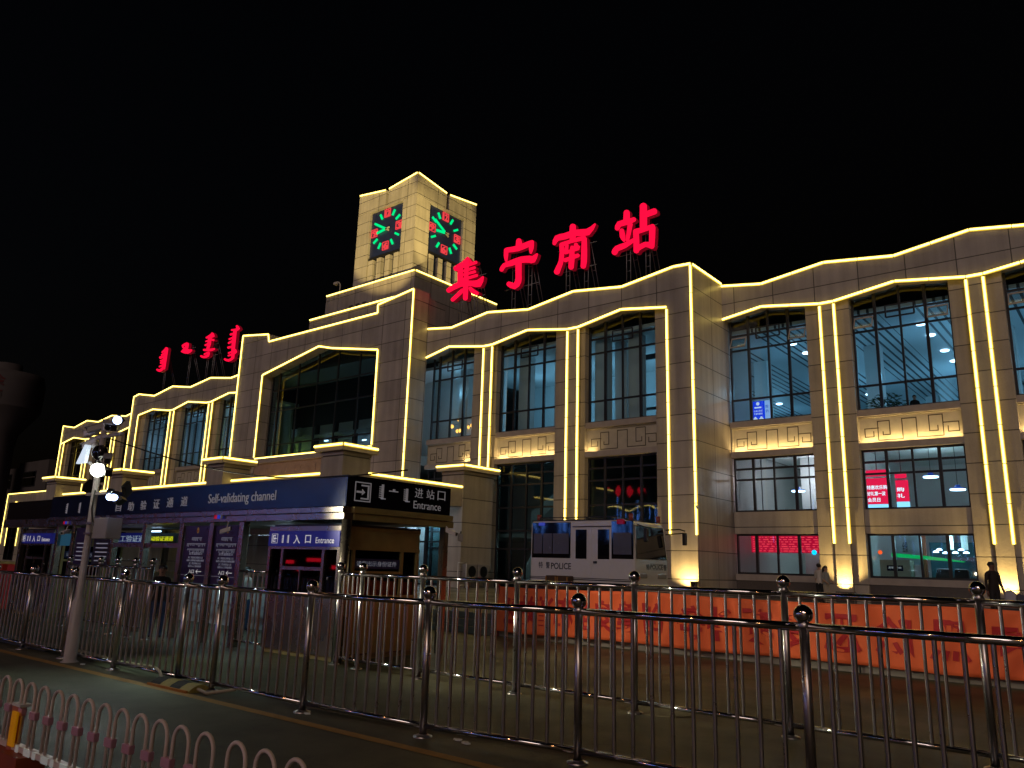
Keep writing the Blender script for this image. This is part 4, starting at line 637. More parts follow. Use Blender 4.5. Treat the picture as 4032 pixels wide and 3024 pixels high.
# ------------------------------------------------------------------ red roof letters on steel frames
GLYPH_NAMES = [('ji', 'first red glowing character of the roof sign, in front of the clock tower'), ('ning', 'second red glowing character of the roof sign, with a roof stroke and a hook'),
    ('nan', 'third red glowing character of the roof sign, with a boxed lower half'), ('zhan', 'fourth red glowing character of the roof sign, nearest the building corner'),
    ('m1', 'long red vertical script word farthest from the central block'), ('m2', 'shortest red script word of the roof sign on the far wing'),
    ('m3', 'red script word with a crossing tail, next to the tallest word'), ('m4', 'tallest red script word, next to the central block')]
for g, lab in GLYPH_NAMES:
    st = GLYPHS[g]; xs = [p[0] for s in st for p in s]; zs = [p[1] for s in st for p in s]
    x0, x1, z0, z1 = min(xs), max(xs), min(zs), max(zs); Y = 35.4; zr = 16.2
    t = thing('sign_character', lab, 'sign letter', ((x0+x1)/2, Y, zr), 'red characters of the rooftop station sign')
    b = MB()
    for i, s in enumerate(st):
        n = len(s); k = .006*i
        b.prism(s, Y-.16-k, Y+.12, mi=1); b.m[-(n+2)] = 0; b.m[-(n+1)] = 1
    b.build('letter', [RED, REDSIDE], t)
    f = MB(); wd = x1-x0; px = [x0+wd*.3, x0+wd*.72] if wd > 2.4 else [x0+wd*.6]
    for p in px:
        zt = z0+(z1-z0)*.8
        for d in (-.13, .13): f.tube([(p+d, Y+.2, zr), (p+d, Y+.2, zt)], .03, 6); f.tube([(p+d, Y+1.9, zr), (p+d, Y+.25, zt)], .028, 6)
        z = zr+.4
        while z < zt-.1: f.tube([(p-.13, Y+.2, z), (p+.13, Y+.2, z)], .022, 6); z += .62
        for q in range(3): y = Y+.5+q*.5; zz = zr+(zt-zr)*(1-(y-Y-.25)/1.65); f.tube([(p-.13, y, zz), (p+.13, y, zz)], .022, 6)
    for zz in (z0+.25, z0+(z1-z0)*.55): f.tube([(x0+.15, Y+.2, zz), (x1-.15, Y+.2, zz)], .028, 6)
    f.build('support_frame', STEEL, t)
    
# ------------------------------------------------------------------ far off: water tower and low block
D = 1.0
WT = thing('water_tower', 'dim concrete water tower with faded red characters round its tank', 'water tower', (-162.4, 50.1, 0))
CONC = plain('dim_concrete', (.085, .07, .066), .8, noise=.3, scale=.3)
wx, wy = -162.4, 50.1
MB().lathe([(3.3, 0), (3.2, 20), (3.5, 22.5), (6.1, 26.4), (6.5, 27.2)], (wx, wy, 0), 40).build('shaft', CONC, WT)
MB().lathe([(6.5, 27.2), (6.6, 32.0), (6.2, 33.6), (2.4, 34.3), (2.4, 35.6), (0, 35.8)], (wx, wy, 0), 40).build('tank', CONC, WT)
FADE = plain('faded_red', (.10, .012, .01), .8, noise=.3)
import itertools
for (s, a0, z) in (('黄', 35, 30.6), ('金', 64, 30.5), ('首', 33, 28.0), ('饰', 62, 27.9)):
    ob = text('tank_lettering', s, WT, (0, 0, 0), '-y', 2.0, FADE, 2.0, .05, .03, align='C')
    a = R_(a0); base = wloc(WT)
    for v in ob.data.vertices:
        p = v.co+base; th = a+p.x/6.5; r = 6.58-p.y
        v.co = Vector((wx+r*sin(th), wy-r*cos(th), z+p.z))-base
bx('hatch', BLACK, WT, wx+1.9, wx+2.5, wy-2.9, wy-2.3, 19.2, 20.4)
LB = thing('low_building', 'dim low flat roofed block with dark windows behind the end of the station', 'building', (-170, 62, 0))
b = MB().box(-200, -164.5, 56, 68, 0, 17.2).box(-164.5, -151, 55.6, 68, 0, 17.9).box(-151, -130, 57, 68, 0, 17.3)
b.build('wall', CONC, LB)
for x, y in ((-184, 56), (-171.5, 56), (-158.8, 55.6)):
    f = MB().box(x-3, x+3, y-.12, y+.05, 13.3, 16.1).build('window', FRAME, LB)
    bx('pane', DARKPANE, f, x-2.8, x+2.8, y-.16, y-.13, 13.5, 15.9); bx('transom', CONC, f, x-3, x+3, y-.2, y-.165, 14.9, 15.05)
# ------------------------------------------------------------------ checkpoint canopy
XB = -10.52
CN = thing('checkpoint_canopy', 'long stainless checkpoint shelter with a dark blue fascia lettered in Chinese and English', 'shelter', (-18, 9.8, 0))
MB().box(-22.6, XB-.02, 8.55, 8.75, 2.52, 3.05).build('front_fascia', BLUE, CN, .008)
MB().box(-25.75, -22.63, 8.6, 8.8, 2.5, 3.0).build('front_fascia', NAVY, CN, .008)
MB().box(XB-.02, XB, 8.55, 11.1, 2.53, 3.05).build('side_fascia', NAVY, CN)
b = MB().box(-22.55, XB+.0, 8.5, 8.7, 2.42, 2.515).box(-22.55, XB-.0, 8.53, 8.73, 2.30, 2.415)
b.box(-25.75, -22.56, 8.55, 8.75, 2.28, 2.49)
b.build('front_beam', BRUSH, CN, .006)
MB().box(XB-.19, XB+.05, 8.705, 11.15, 2.42, 2.525).box(XB-.2, XB+.02, 8.735, 11.2, 2.30, 2.415).build('side_beam', OLIVE, CN, .006)
bx('soffit', GREYB, CN, -25.7, XB-.22, 8.76, 11.1, 2.32, 2.36); bx('roof', BLACK, CN, -25.7, XB-.03, 8.81, 11.1, 2.88, 2.92)
text('sign_lettering', '自', CN, (-18.88, 8.548, 2.6), '-y', .21, LETTER, .26, .004)
for i, ch in enumerate('助验证通道'): text('sign_lettering', ch, CN, (-18.28+i*.585, 8.548, 2.6+.012*i), '-y', .205, LETTER, .27, .004)
text('sign_lettering', 'Self-validating channel', CN, (-14.86, 8.548, 2.62), '-y', .245, LETTER, 2.32, .004)
for i in range(3):   # script words on the fascia left of the Chinese
    b = MB(); x = -21.6+i*.75
    b.box(x, x+.05, 8.543, 8.549, 2.6, 2.86)
    for k in range(5): b.box(x-.05, x, 8.543, 8.549, 2.62+k*.048, 2.645+k*.048)
    b.build('script_lettering', LETTER, CN)
# side lettering
def sideb(nm, y0, y1, z0, z1, mat=LETTER): return bx(nm, mat, CN, XB+.001, XB+.006, y0, y1, z0, z1)
b = MB(); e = .018
for y0, y1, z0, z1 in ((8.72, 9.08, 2.62, 2.62+e), (8.72, 9.08, 2.955-e, 2.955), (8.72, 8.72+e, 2.62+e, 2.955-e), (9.08-e, 9.08, 2.62+e, 2.955-e), (8.86, 9.04, 2.885, 2.91), (8.86, 9.04, 2.66, 2.685), (9.005, 9.04, 2.685, 2.885), (8.76, 8.9, 2.765, 2.8)):
    b.box(XB+.001, XB+.006, y0, y1, z0, z1)
b.prism([(8.88, 2.73), (8.95, 2.783), (8.88, 2.835)], XB+.001, XB+.007, 'x')
b.build('entry_pictogram', LETTER, CN)
for y, h in ((9.33, .26), (9.6, .05), (9.92, .24)):
    b = MB().box(XB+.001, XB+.006, y-.01, y+.045, 2.7 if h > .1 else 2.86, 2.7+h if h > .1 else 2.9)
    if h > .1:
        for k in range(6): b.box(XB+.001, XB+.006, y-.06, y-.01, 2.72+k*.037, 2.737+k*.037)
        b.box(XB+.001, XB+.006, y-.02, y+.1, 2.7, 2.72)
    else: b.box(XB+.001, XB+.006, y-.1, y+.12, 2.85, 2.87)
    b.build('script_lettering', LETTER, CN)
for i, ch in enumerate('进站口'): text('sign_lettering', ch, CN, (XB, 10.14+i*.3, 2.80), '+x', .175, LETTER, .21, .004)
text('sign_lettering', 'Entrance', CN, (XB, 10.12, 2.60), '+x', .14, LETTER, .72, .004)
# posts
for x in (-10.52, -13.62, -14.68, -15.84, -17.44, -18.95, -21.1, -22.05, -24.4):
    p = MB()
    if x == -10.52: p.tube([(x, 8.6, 0), (x, 8.6, 2.3)], .085, 20)
    else: p.box(x-.075, x+.075, 8.58, 8.72, 0, 2.3)
    p.build('post', BRUSH, CN, .008 if x != -10.52 else 0)
for y in (11.05,):
    for x in (-10.6, -13.6, -17.4, -21.1, -25.5): MB().box(x-.06, x+.06, y-.06, y+.06, 0, 2.31).build('post', BRUSH, CN)
for x0, x1 in ((-18.87, -17.52), (-17.36, -15.92)):
    bx('cross_rail', BRUSH, CN, x0, x1, 8.6, 8.7, 1.79, 1.885); bx('pane', PANE, CN, x0, x1, 8.64, 8.652, 1.89, 2.22)
    bx('pane', PANE, CN, x0, x1, 8.64, 8.652, 1.0, 1.785)
CREST = plain('crest_gold', (.5, .3, .06), .4, emit=(.5, .3, .1), es=.08); PTXT = plain('poster_letter', (.5, .52, .6), .5, emit=(.4, .45, .6), es=.16)
for x0, x1 in ((-15.75, -14.77), (-14.6, -13.7)):
    p = bx('poster', PURPLE, CN, x0, x1, 8.63, 8.645, 1.1, 2.24); xc = (x0+x1)/2; y = 8.629
    MB().ball((xc, y, 2.145), .05, 12, 8, sc=(.9, .1, 1.25)).build('crest', CREST, p); MB().ball((xc, y-.004, 2.14), .026, 10, 6, sc=(1, .15, 1)).build('crest_shield', plain('crest_red', (.4, .02, .02), .4), p)
    rp = random.Random(5)
    for z, n, wd in ((2.0, 9, .38), (1.88, 16, .72), (1.77, 15, .66)):
        b = MB()
        for i in range(n): xx = xc-wd/2+wd*i/n; b.box(xx, xx+.012, y-.003, y, z-.02-rp.random()*.05, z)
        b.box(xc-wd/2, xc+wd/2, y-.003, y, z, z+.006); b.build('script_lettering', PTXT, p)
    for s, z, h, wd in (('民警温馨提示', 1.655, .055, .5), ('持二代居民身份证人员', 1.58, .042, .56), ('请进入身份证自动验证通道', 1.525, .042, .66), ('无二代身份证人员', 1.465, .042, .45), ('请进入人工验证通道', 1.41, .042, .5)):
        text('poster_lettering', s, p, (xc+.02, y, z), '-y', h, PTXT, wd, .002, align='C')
    text('poster_lettering', '入口', p, (xc-.18, y, 1.29), '-y', .075, WHITE, .2, .002)
    b = MB().box(xc+.1, xc+.3, y-.003, y, 1.322, 1.335); b.obox((xc+.1, y, 1.328), (xc+.16, y, 1.365), (0, -1, 0), .006, 0, .003); b.obox((xc+.1, y, 1.328), (xc+.16, y, 1.29), (0, -1, 0), .006, 0, .003); b.build('arrow', WHITE, p)
    bx('rule', PTXT, p, x0+.02, x1-.02, y-.002, y, 1.25, 1.256); text('poster_lettering', '公安', p, (xc-.2, y, 1.16), '-y', .05, PTXT, .16, .002)
bx('poster', PURPLE, CN, -21.0, -20.1, 8.63, 8.645, 1.3, 2.24); bx('poster', plain('dark_poster', (.02, .02, .035), .3), CN, -19.95, -19.05, 8.63, 8.645, 1.3, 2.24)
for x in (-20.55, -19.5):
    b = MB()
    for k in range(5): b.box(x-.3, x+.3, 8.622, 8.629, 1.45+k*.1, 1.475+k*.1)
    b.build('poster_lettering', PTXT, CN)
bx('left_screen', plain('teal_panel', (.02, .1, .2), .3, emit=(.05, .25, .4), es=.15), CN, -22.0, -21.2, 8.66, 8.67, 1.8, 2.1)
# inside: manual lane sign, yellow running text, blue tubes, dim back wall with cool light
bx('inner_sign', SIGNBLUE, CN, -21.9, -19.6, 9.9, 9.95, 1.9, 2.18)
text('inner_sign_lettering', '人工验证通道', CN, (-21.7, 9.895, 1.95), '-y', .17, WHITE, 2.0, .003)
YLED = glow('yellow_running_text', (1, .9, .02), 1.1)
bx('running_text_board', BLACK, CN, -19.1, -17.6, 9.45, 9.52, 1.88, 2.14)
text('running_text', '自动验证通道', CN, (-18.98, 9.445, 1.96), '-y', .11, YLED, 1.22, .003)
for x in (-20.2, -14.6): bx('tube_light', LAMPB, CN, x-.3, x+.3, 10.2, 10.24, 2.22, 2.25)
bx('back_panel', GREYW, CN, -20.6, -12.9, 11.2, 11.25, 0, .95); bx('lane_door', WHITEW, CN, -13.5, -12.95, 11.15, 11.2, .2, 1.9); bx('lane_door', plain('beige_panel', (.3, .26, .22), .5), CN, -14.3, -13.6, 11.15, 11.2, .2, 1.9)
bx('pane', PANE, CN, -20.6, -14.3, 11.2, 11.212, .95, 2.2)
lamp('lane_light', 'AREA', (-16, 10.2, 2.28), 26, (.55, .9, 1), CN, (-16, 10.2, 0), 7, size_y=.2)
lamp('lane_light', 'AREA', (-19.5, 9.2, 2.28), 5, (.6, .85, 1), CN, (-19.5, 9.6, 0), 2.5, size_y=.1)
lamp('lane_light', 'AREA', (-12.9, 10.9, 2.25), 5, (.6, .9, 1), CN, (-12.9, 10.9, 0), 1.2, size_y=.2)
b = MB().box(-19.6, -13.0, 11.02, 11.08, .5, .53)
for i in range(14): b.tube([(-19.6+i*.5, 11.05, 0), (-19.6+i*.5, 11.05, .5)], .02, 6)
b.build('lane_barrier', TUBE, CN)
def beacon(x, z):
    f = MB().box(x-.14, x-.04, 8.47, 8.5, z, z+.07, 0).box(x-.03, x+.08, 8.47, 8.5, z, z+.07, 1).box(x+.085, x+.12, 8.47, 8.5, z, z+.07, 2)
    f.build('beacon', [plain('beacon_red', (.5, .01, .01), .3, emit=(1, 0, .03), es=.25), plain('beacon_blue', (.01, .03, .5), .3, emit=(.02, .1, 1), es=.3), WHITEW], CN)
def added_flood(lab, p, aim, e, cone, col):
    t = thing('floodlight', lab, 'floodlight', p); P = Vector(p); d = (Vector(aim)-P).normalized()
    MB().tube([P+Vector((0, 0, .12)), P], .012, 8).build('bracket', BLACK, t); h = MB().obox(P-d*.05, P+d*.04, (0, 0, 1), .09, -.07, .07).build('lamp_housing', GREYB, t, .008)
    lamp('lamp', 'SPOT', P+d*.07, e, col, t, aim, .05, cone, .7)
added_flood('added grey floodlight under the side beam of the shelter, facing the banner', (XB+.2, 11.22, 2.12), (-7.0, 14.75, .55), 190, 110, (1, .86, .6))  # lamp added to brighten the left end of the banner
beacon(-14.3, 2.36); beacon(-21.35, 2.33)

# ------------------------------------------------------------------ inspection kiosks
def kiosk(name, label, dx):
    k = thing(name, label, 'kiosk', (-11.6+dx, 9.6, 0), 'inspection kiosks under the shelter')
    x0, x1, y0, y1 = -12.76+dx, -10.68+dx, 8.64, 10.5
    xs = [x0, x1]
    MB().prism([(x0+.05, y0), (x1-.16, y0), (x1-.05, y0+.03), (x1, y0+.14), (x1, y1), (x0, y1), (x0, y0+.05)], .08, 1.0, 'z').build('lower_panel', BRUSH, k)
    bx('base_frame', plain('rusty_base', (.26, .2, .08), .6, noise=.4), k, x0+.03, x1-.03, y0+.04, y1-.03, 0, .075)
    b = MB()
    for x in (x0+.03, x0+.43, x1-.47, x1-.06): b.box(x-.035, x+.035, y0+.01, y0+.08, 1.0, 1.8)
    b.box(x0+.47, x1-.51, y0+.012, y0+.07, 1.44, 1.5).box(x0+.47, x1-.51, y0+.015, y0+.07, 1.0, 1.05); b.box((x0+x1)/2-.08, (x0+x1)/2-.05, y0+.02, y0+.07, 1.05, 1.44)
    b.box(x0, x1, y0+.005, y0+.08, 1.8, 1.845).box(x0, x1, y0+.005, y0+.08, 2.12, 2.2); b.build('front_frame', BRUSH, k)
    bx('pane', DARKPANE, k, x0+.06, x1-.06, y0+.045, y0+.055, 1.05, 1.8)
    sg = bx('entrance_sign', SIGNBLUE, k, x0+.02, x1-.02, y0-.02, y0+.07, 1.85, 2.115)
    ys = y0-.021
    b = MB()
    for a0, a1, z0, z1 in ((.12, .3, 1.9, 1.908), (.12, .3, 2.062, 2.07), (.12, .128, 1.908, 2.062), (.292, .3, 1.908, 2.062), (.15, .24, 1.925, 1.945), (.15, .17, 1.945, 2.03), (.15, .24, 2.025, 2.045), (.2, .28, 1.978, 1.992)): b.box(x0+a0, x0+a1, ys-.004, ys, z0, z1)
    b.prism([(x0+.185, 1.985), (x0+.225, 1.955), (x0+.225, 2.015)], ys-.004, ys); b.build('entry_pictogram', WHITE, sg)
    for a in (.46, .62):
        b = MB().box(x0+a, x0+a+.02, ys-.004, ys, 1.905, 2.05)
        for q in range(4): b.box(x0+a-.03, x0+a, ys-.004, ys, 1.915+q*.035, 1.93+q*.035)
        b.build('script_lettering', WHITE, sg)
    text('sign_lettering', '入', sg, (x0+.78, ys, 1.895), '-y', .155, WHITE, .19, .003, .01); text('sign_lettering', '口', sg, (x0+1.12, ys, 1.905), '-y', .14, WHITE, .16, .003, .01)
    text('sign_lettering', 'Entrance', sg, (x0+1.42, ys, 1.905), '-y', .1, WHITE, .5, .003)
    # right hand side
    b = MB()
    for y in (y0+.12, y0+.3, y1-.43, y1-.04): b.box(x1-.07, x1, y-.03, y+.03, 1.0, 1.81)
    b.box(x1-.07, x1+.001, y0+.09, y1, 1.81, 1.86).box(x1-.07, x1+.001, y0+.33, y1-.46, 1.41, 1.46).box(x1-.07, x1+.001, y0+.09, y1, 1.0, 1.05).box(x1-.07, x1+.001, y0+.09, y1, 2.14, 2.2)
    b.build('side_frame', OLIVE, k); bx('side_panel', OLIVE, k, x1+.001, x1+.012, y0+.16, y1-.01, .1, .995)
    bx('side_header', OLIVE, k, x1-.05, x1-.004, y0+.1, y1-.01, 1.862, 2.138)
    bx('pane', DARKPANE, k, x1-.05, x1-.04, y0+.12, y1-.04, 1.05, 1.81)
    sb = bx('id_notice', plain('notice_blue', (.02, .03, .13), .4), k, x1-.036, x1-.026, y0+.34, y1-.47, 1.5, 1.67)
    text('notice_lettering', '请您出示身份证件', sb, (x1-.025, y0+.39, 1.54), '+x', .09, PTXT, y1-y0-.93, .002)
    bx('roof', BLACK, k, x0, x1, y0+.09, y1, 2.201, 2.24); bx('rear_wall', GREYB, k, x0+.05, x1-.08, y1-.1, y1-.05, 1.0, 2.13); bx('left_wall', GREYB, k, x0+.04, x0+.08, y0+.1, y1-.11, 1.0, 2.13)
    MB().tube([(x1-.25, y0-.0, 1.3), (x1-.25, y0-.03, 1.3), (x1-.25, y0-.03, 1.36)], .012, 8).build('handle', CHROME, k)
    return k
kiosk('inspection_kiosk', 'stainless kiosk with a blue Entrance sign at the lettered end of the shelter', 0)
kiosk('inspection_kiosk', 'stainless kiosk with a violet Entrance sign at the far dark end of the shelter', -11.7)

def camera_thing(label, p, d, arm):
    t = thing('security_camera', label, 'camera', p); P = Vector(p); d = Vector(d).normalized()
    MB().tube([P, P+Vector(arm)], .012, 8).build('bracket', WPAINT, t)
    c = P+Vector(arm); b = MB().obox(c-d*.1, c+d*.12, (0, 0, 1), .045, -.045, .04); b.build('camera_body', WPAINT, t, .01)
    MB().tube([c+d*.121, c+d*.14], .03, 12).build('lens', BLACK, t)
camera_thing('small white security camera hanging under the shelter beam beside a violet poster', (-13.95, 8.5, 2.3), (-.75, -.6, -.35), (0, -.03, -.16))
camera_thing('dark security camera hanging under the shelter beam at its far end', (-21.25, 8.5, 2.28), (.4, -.8, -.3), (0, -.03, -.14))
camera_thing('pale security camera sticking out from the side beam of the shelter', (XB+.06, 10.95, 2.32), (.75, .3, -.3), (.08, .05, -.1))

# ------------------------------------------------------------------ railings
def railing(name, label, posts, zr, zb, zball, nb, rp, rr_, rbal, group=None):
    P0 = posts[len(posts)//2]; t = thing(name, label, 'railing', (P0[0], P0[1], 0), group)
    pm = None
    for i, (x, y) in enumerate(posts):
        b = MB().tube([(x, y, 0), (x, y, zball-rp*1.5)], rp, 16).lathe([(rp*2.6, 0), (rp*2.6, .012), (rp*1.2, .03)], (x, y, 0), 16).lathe([(rp*1.25, zball-rp*2.7), (rp*1.45, zball-rp*2.3), (rp*1.2, zball-rp*1.7)], (x, y, 0), 16)
        o = b.build('post', TUBE, t); MB().ball((x, y, zball), rp*1.95, 20, 12).build('ball_cap', CHROME, o)
    bal = None
    for i, ((xa, ya), (xb, yb)) in enumerate(zip(posts[:-1], posts[1:])):
        for z, r, nm in ((zr, rr_, 'top_rail'), (zb, rr_*.85, 'bottom_rail')):
            MB().tube([(xa, ya, z), (xb, yb, z)], r, 14).build(nm, CHROME, t)
        n = nb[i] if isinstance(nb, (list, tuple)) else nb
        for k in range(n):
            f = (k+1)/(n+1); x, y = xa+(xb-xa)*f, ya+(yb-ya)*f
            if bal is None: bal = MB().tube([(x, y, zb), (x, y, zr)], rbal, 8, caps=False).build('baluster', TUBE, t); b0 = (x, y)
            else:
                c = bal.copy(); C.objects.link(c); c.parent = t; c.location = (x-b0[0], y-b0[1], 0)
    return t
near = [(-16.95,5.65),(-15.2,5.65),(-13.55,5.65),(-11.85,5.65),(-10.08,5.65),(-9.26,5.66),(-7.42,5.65),(-5.65,5.73),(-4.02,5.95),(-2.07,6.0),(-.2,6.05)]
railing('steel_railing', 'tall ball topped stainless railing in front, running the whole width beside the road', near, 1.235, .1, 1.325, [10,10,10,10,5,10,10,10,10,10], .036, .032, .0165, 'ball topped station railings')
far = [(-10.45,8.5),(-9.82,8.43),(-8.47,8.43),(-6.69,8.43),(-4.9,8.43),(-3.1,8.43),(-1.31,8.43),(.5,8.43)]
railing('steel_railing', 'ball topped stainless railing running from the kiosk corner in front of the orange banner', far, 1.41, .12, 1.53, [4,8,9,10,10,10,10], .036, .032, .0165, 'ball topped station railings')
railing('steel_railing', 'short ball topped queue railing beside the grey pole box under the shelter', [(-19.55,8.0),(-18.0,8.0),(-17.2,8.0),(-16.42,8.0),(-15.7,8.0)], 1.36, .2, 1.5, [8,4,4,4], .036, .024, .015, 'ball topped station railings')
sr = thing('lane_gate', 'low railing panel between a shelter post and the kiosk', 'railing', (-13.1, 8.6, 0))
MB().tube([(-13.55, 8.64, 1.38), (-12.75, 8.64, 1.38)], .026, 12).build('top_rail', CHROME, sr); MB().tube([(-13.55, 8.64, .12), (-12.75, 8.64, .12)], .024, 12).build('bottom_rail', CHROME, sr)
for i in range(5): MB().tube([(-13.45+i*.155, 8.64, .12), (-13.45+i*.155, 8.64, 1.38)], .016, 8, caps=False).build('baluster', TUBE, sr)
# white hooped railing by the road
HP = plain('pinkish_white_paint', (.75, .66, .63), .4, noise=.12); HB = plain('violet_clip', (.55, .3, .42), .45)
hf = thing('hooped_railing', 'low white hooped traffic railing at the near kerb with a reflective end post', 'railing', (-5, 2.6, 0))
x = -3.40; hx = [-3.42+.245*0, -3.68, -3.94, -4.25]+[-4.51-.242*i for i in range(17)]
hoop = None
for cx in hx:
    r = .085
    if hoop is None:
        pts = [(cx+r, 2.6, .2), (cx+r, 2.6, .55)]+[(cx+r*cos(a), 2.6, .555+r*1.05*sin(a)) for a in [i*pi/10 for i in range(1, 10)]]+[(cx-r, 2.6, .55), (cx-r, 2.6, .2)]
        hoop = MB().tube(pts, .0115, 10).build('hoop', HP, hf); h0 = cx
    else:
        c = hoop.copy(); C.objects.link(c); c.parent = hf; c.location = (cx-h0, 0, 0)
clip = None
for a, b_ in zip(hx[:-1], hx[1:]):
    if a-b_ > .28: continue
    cxx = (a+b_)/2
    if clip is None: clip = MB().box(cxx-.05, cxx+.05, 2.58, 2.62, .405, .46).build('clip', HB, hf, .006); k0 = cxx
    else:
        c = clip.copy(); C.objects.link(c); c.parent = hf; c.location = (cxx-k0, 0, 0)
MB().box(-8.6, -3.1, 2.575, 2.625, .17, .21).build('base_rail', HP, hf)
b = MB(); 
for i in range(24): b.box(-6.74+i*.155, -6.74+i*.155+(.11 if i % 2 else .05), 2.57, 2.574, .165, .215)
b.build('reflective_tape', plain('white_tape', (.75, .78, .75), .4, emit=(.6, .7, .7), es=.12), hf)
pp = MB().tube([(-6.86, 2.6, 0), (-6.86, 2.6, .47)], .045, 16).build('end_post', plain('rust_pink', (.45, .14, .12), .5, noise=.2), hf)
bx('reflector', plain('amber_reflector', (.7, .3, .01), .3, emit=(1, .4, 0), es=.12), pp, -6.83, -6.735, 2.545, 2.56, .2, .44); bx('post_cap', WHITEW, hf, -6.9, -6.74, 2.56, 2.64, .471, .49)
bx('foot', plain('orange_foot', (.3, .06, .02), .6, noise=.3), hf, -7.1, -6.5, 2.5, 2.7, 0, .165)

# ------------------------------------------------------------------ hose, ramp, litter
rm = thing('cable_ramp', 'black and yellow rubber cable ramp on the yellow road line', 'cable ramp', (-9.75, 5.5, 0))
prof = [(5.36, .0), (5.42, .05), (5.5, .085), (5.58, .085), (5.64, .05), (5.68, 0)]
YR = plain('worn_yellow_rubber', (.35, .3, .08), .7, noise=.35, scale=14); OR = plain('orange_rubber_edge', (.4, .17, .03), .7, noise=.3)
for i in range(4): MB().prism(prof, -10.25+i*.24, -10.01+i*.24, 'x').build('segment', [RUBBER, YR][i % 2], rm); bx('edge', OR, rm, -10.25+i*.24, -10.02+i*.24, 5.345, 5.375, .002, .03)
hs = MB().tube([(-14.6,6.05,.06),(-13.4,6.0,.07),(-12.1,5.85,.07),(-10.85,5.72,.13),(-10.45,5.6,.13),(-10.2,5.52,.06),(-9.3,5.5,.04),(-9.0,5.45,.03),(-8.7,5.7,.09),(-8.2,5.83,.05),(-7.65,5.82,.03),(-7.2,5.86,.03),(-6.2,6.0,.03),(-5,6.2,.03),(-3.6,6.35,.03)], .02, 10).build('hose', plain('cream_hose', (.36, .32, .22), .5, noise=.15))
tag(hs, 'thin cream hose along the foot of the front railing, passing through the cable ramp', 'hose')
rp = random.Random(9); lb = None
for i, (x, y) in enumerate([(-5.3, 5.85), (-5.16, 5.8), (-12.6, 5.55), (-7.3, 5.62)]):
    b = MB(); n = 7; b.prism([(x+.045*cos(a*2*pi/n)*(.6+rp.random()), y+.03*sin(a*2*pi/n)*(.6+rp.random())) for a in range(n)], .005, .016, 'z')
    o = b.build('litter', WHITEW); tag(o, ['crumpled scrap of pale litter on the road near the yellow line', 'smaller scrap of pale litter beside another scrap on the road', 'scrap of pale litter near the foot of the camera pole', 'scrap of pale litter by a front railing post'][i], 'litter', 'scraps of litter')

# ------------------------------------------------------------------ camera pole
px, py = -13.06, 5.55
PO = thing('camera_pole', 'pale steel pole with a thick base carrying a cluster of cameras', 'pole', (px, py, 0))
MB().lathe([(.13, 0), (.092, .03), (.092, .87), (.052, .95), (.045, 3.75), (0, 3.76)], (px, py, 0), 24).build('pole', POLEM, PO)
MB().box(px+.16, px+.62, py-.02, py+.22, 1.84, 2.16).build('equipment_box', GREYB, PO, .012)
b = MB()
for z in (1.92, 2.08): b.box(px-.06, px+.18, py-.06, py-.02, z-.015, z+.015).box(px-.06, px+.18, py+.06, py+.1, z-.015, z+.015)
b.build('box_clamp', STEEL, PO)
MB().tube([(px+.07, py-.03, 2.6), (px+.1, py-.05, 2.3), (px+.12, py-.02, 2.1), (px+.2, py, 2.0)], .014, 8).build('cable', RUBBER, PO)
MB().box(px-.45, px+.65, py-.03, py+.03, 3.44, 3.49).box(px-.25, px+.55, py-.03, py+.03, 2.52, 2.56).build('cross_arm', POLEM, PO)
def cam_on(p, d, s=1., m=WPAINT):
    P = Vector(p); d = Vector(d).normalized()
    o = MB().obox(P-d*.13*s, P+d*.15*s, (0, 0, 1), .05*s, -.05*s, .045*s).build('camera_body', m, PO, .01)
    MB().obox(P-d*.1*s, P+d*.2*s, (0, 0, 1), .06*s, .048*s, .056*s).build('camera_hood', m, o); MB().tube([P+d*.151*s, P+d*.165*s], .035*s, 12).build('lens', BLACK, o)
cam_on((px+.2, py-.05, 3.62), (.8, -.3, -.25), 1.25); cam_on((px-.12, py-.06, 3.62), (-.6, -.6, -.3), 1.0, GREYB); cam_on((px-.35, py-.04, 3.56), (-.9, -.2, -.1)); cam_on((px+.5, py-.05, 3.56), (.7, -.5, -.2), .9, BLACK)
cam_on((px+.42, py-.06, 3.08), (.8, -.4, -.35), 1.1, GREYB); cam_on((px+.5, py-.06, 2.86), (.8, -.3, -.2), 1.0, BLACK); cam_on((px-.3, py-.05, 3.38), (-.7, -.5, -.4), .9)
for x, z in ((-.28, 3.34), (-.16, 3.33)): MB().ball((px+x, py-.05, z), .05, 12, 8).build('dome_camera', WPAINT, PO)
def head(name, p, d, wd, ht, gl, power=0, col=(1, 1, 1), cone=100, mat=BLACK, soft=.06):
    P = Vector(p); d = Vector(d).normalized()
    h = MB().obox(P-d*.07, P, d.orthogonal(), wd/2, -ht/2, ht/2).build(name, mat, PO, .008)
    if gl: MB().ball(P+d*.012, min(wd, ht)*.54, 16, 10).build('lens', gl, h)
    if power: lamp('lamp', 'SPOT', P+d*.1, power, col, PO, P+d*4, soft, cone, .6)
FL = glow('floodlight_white', (.95, 1, .82), 16); FB = glow('floodlight_blue', (.45, .6, 1), 8)
head('flood_head', (px+.28, py-.12, 2.90), (.5, -.55, -.35), .2, .2, FL, 210, (.85, 1, .8), 125)
head('flood_head', (px+.78, py-.1, 2.47), (.35, -.4, -.55), .2, .1, FB, 12, (.6, .75, 1), 120)
head('flood_head', (px+.92, py-.1, 2.46), (.35, -.4, -.55), .12, .1, FB)
head('flood_head', (px+.66, py-.1, 3.66), (.5, -.6, -.2), .13, .12, FB)
head('flood_head', (px+.5, py+.3, 2.62), (.82, .57, -.13), .22, .16, None, 1100, (1, .93, .66), 56)
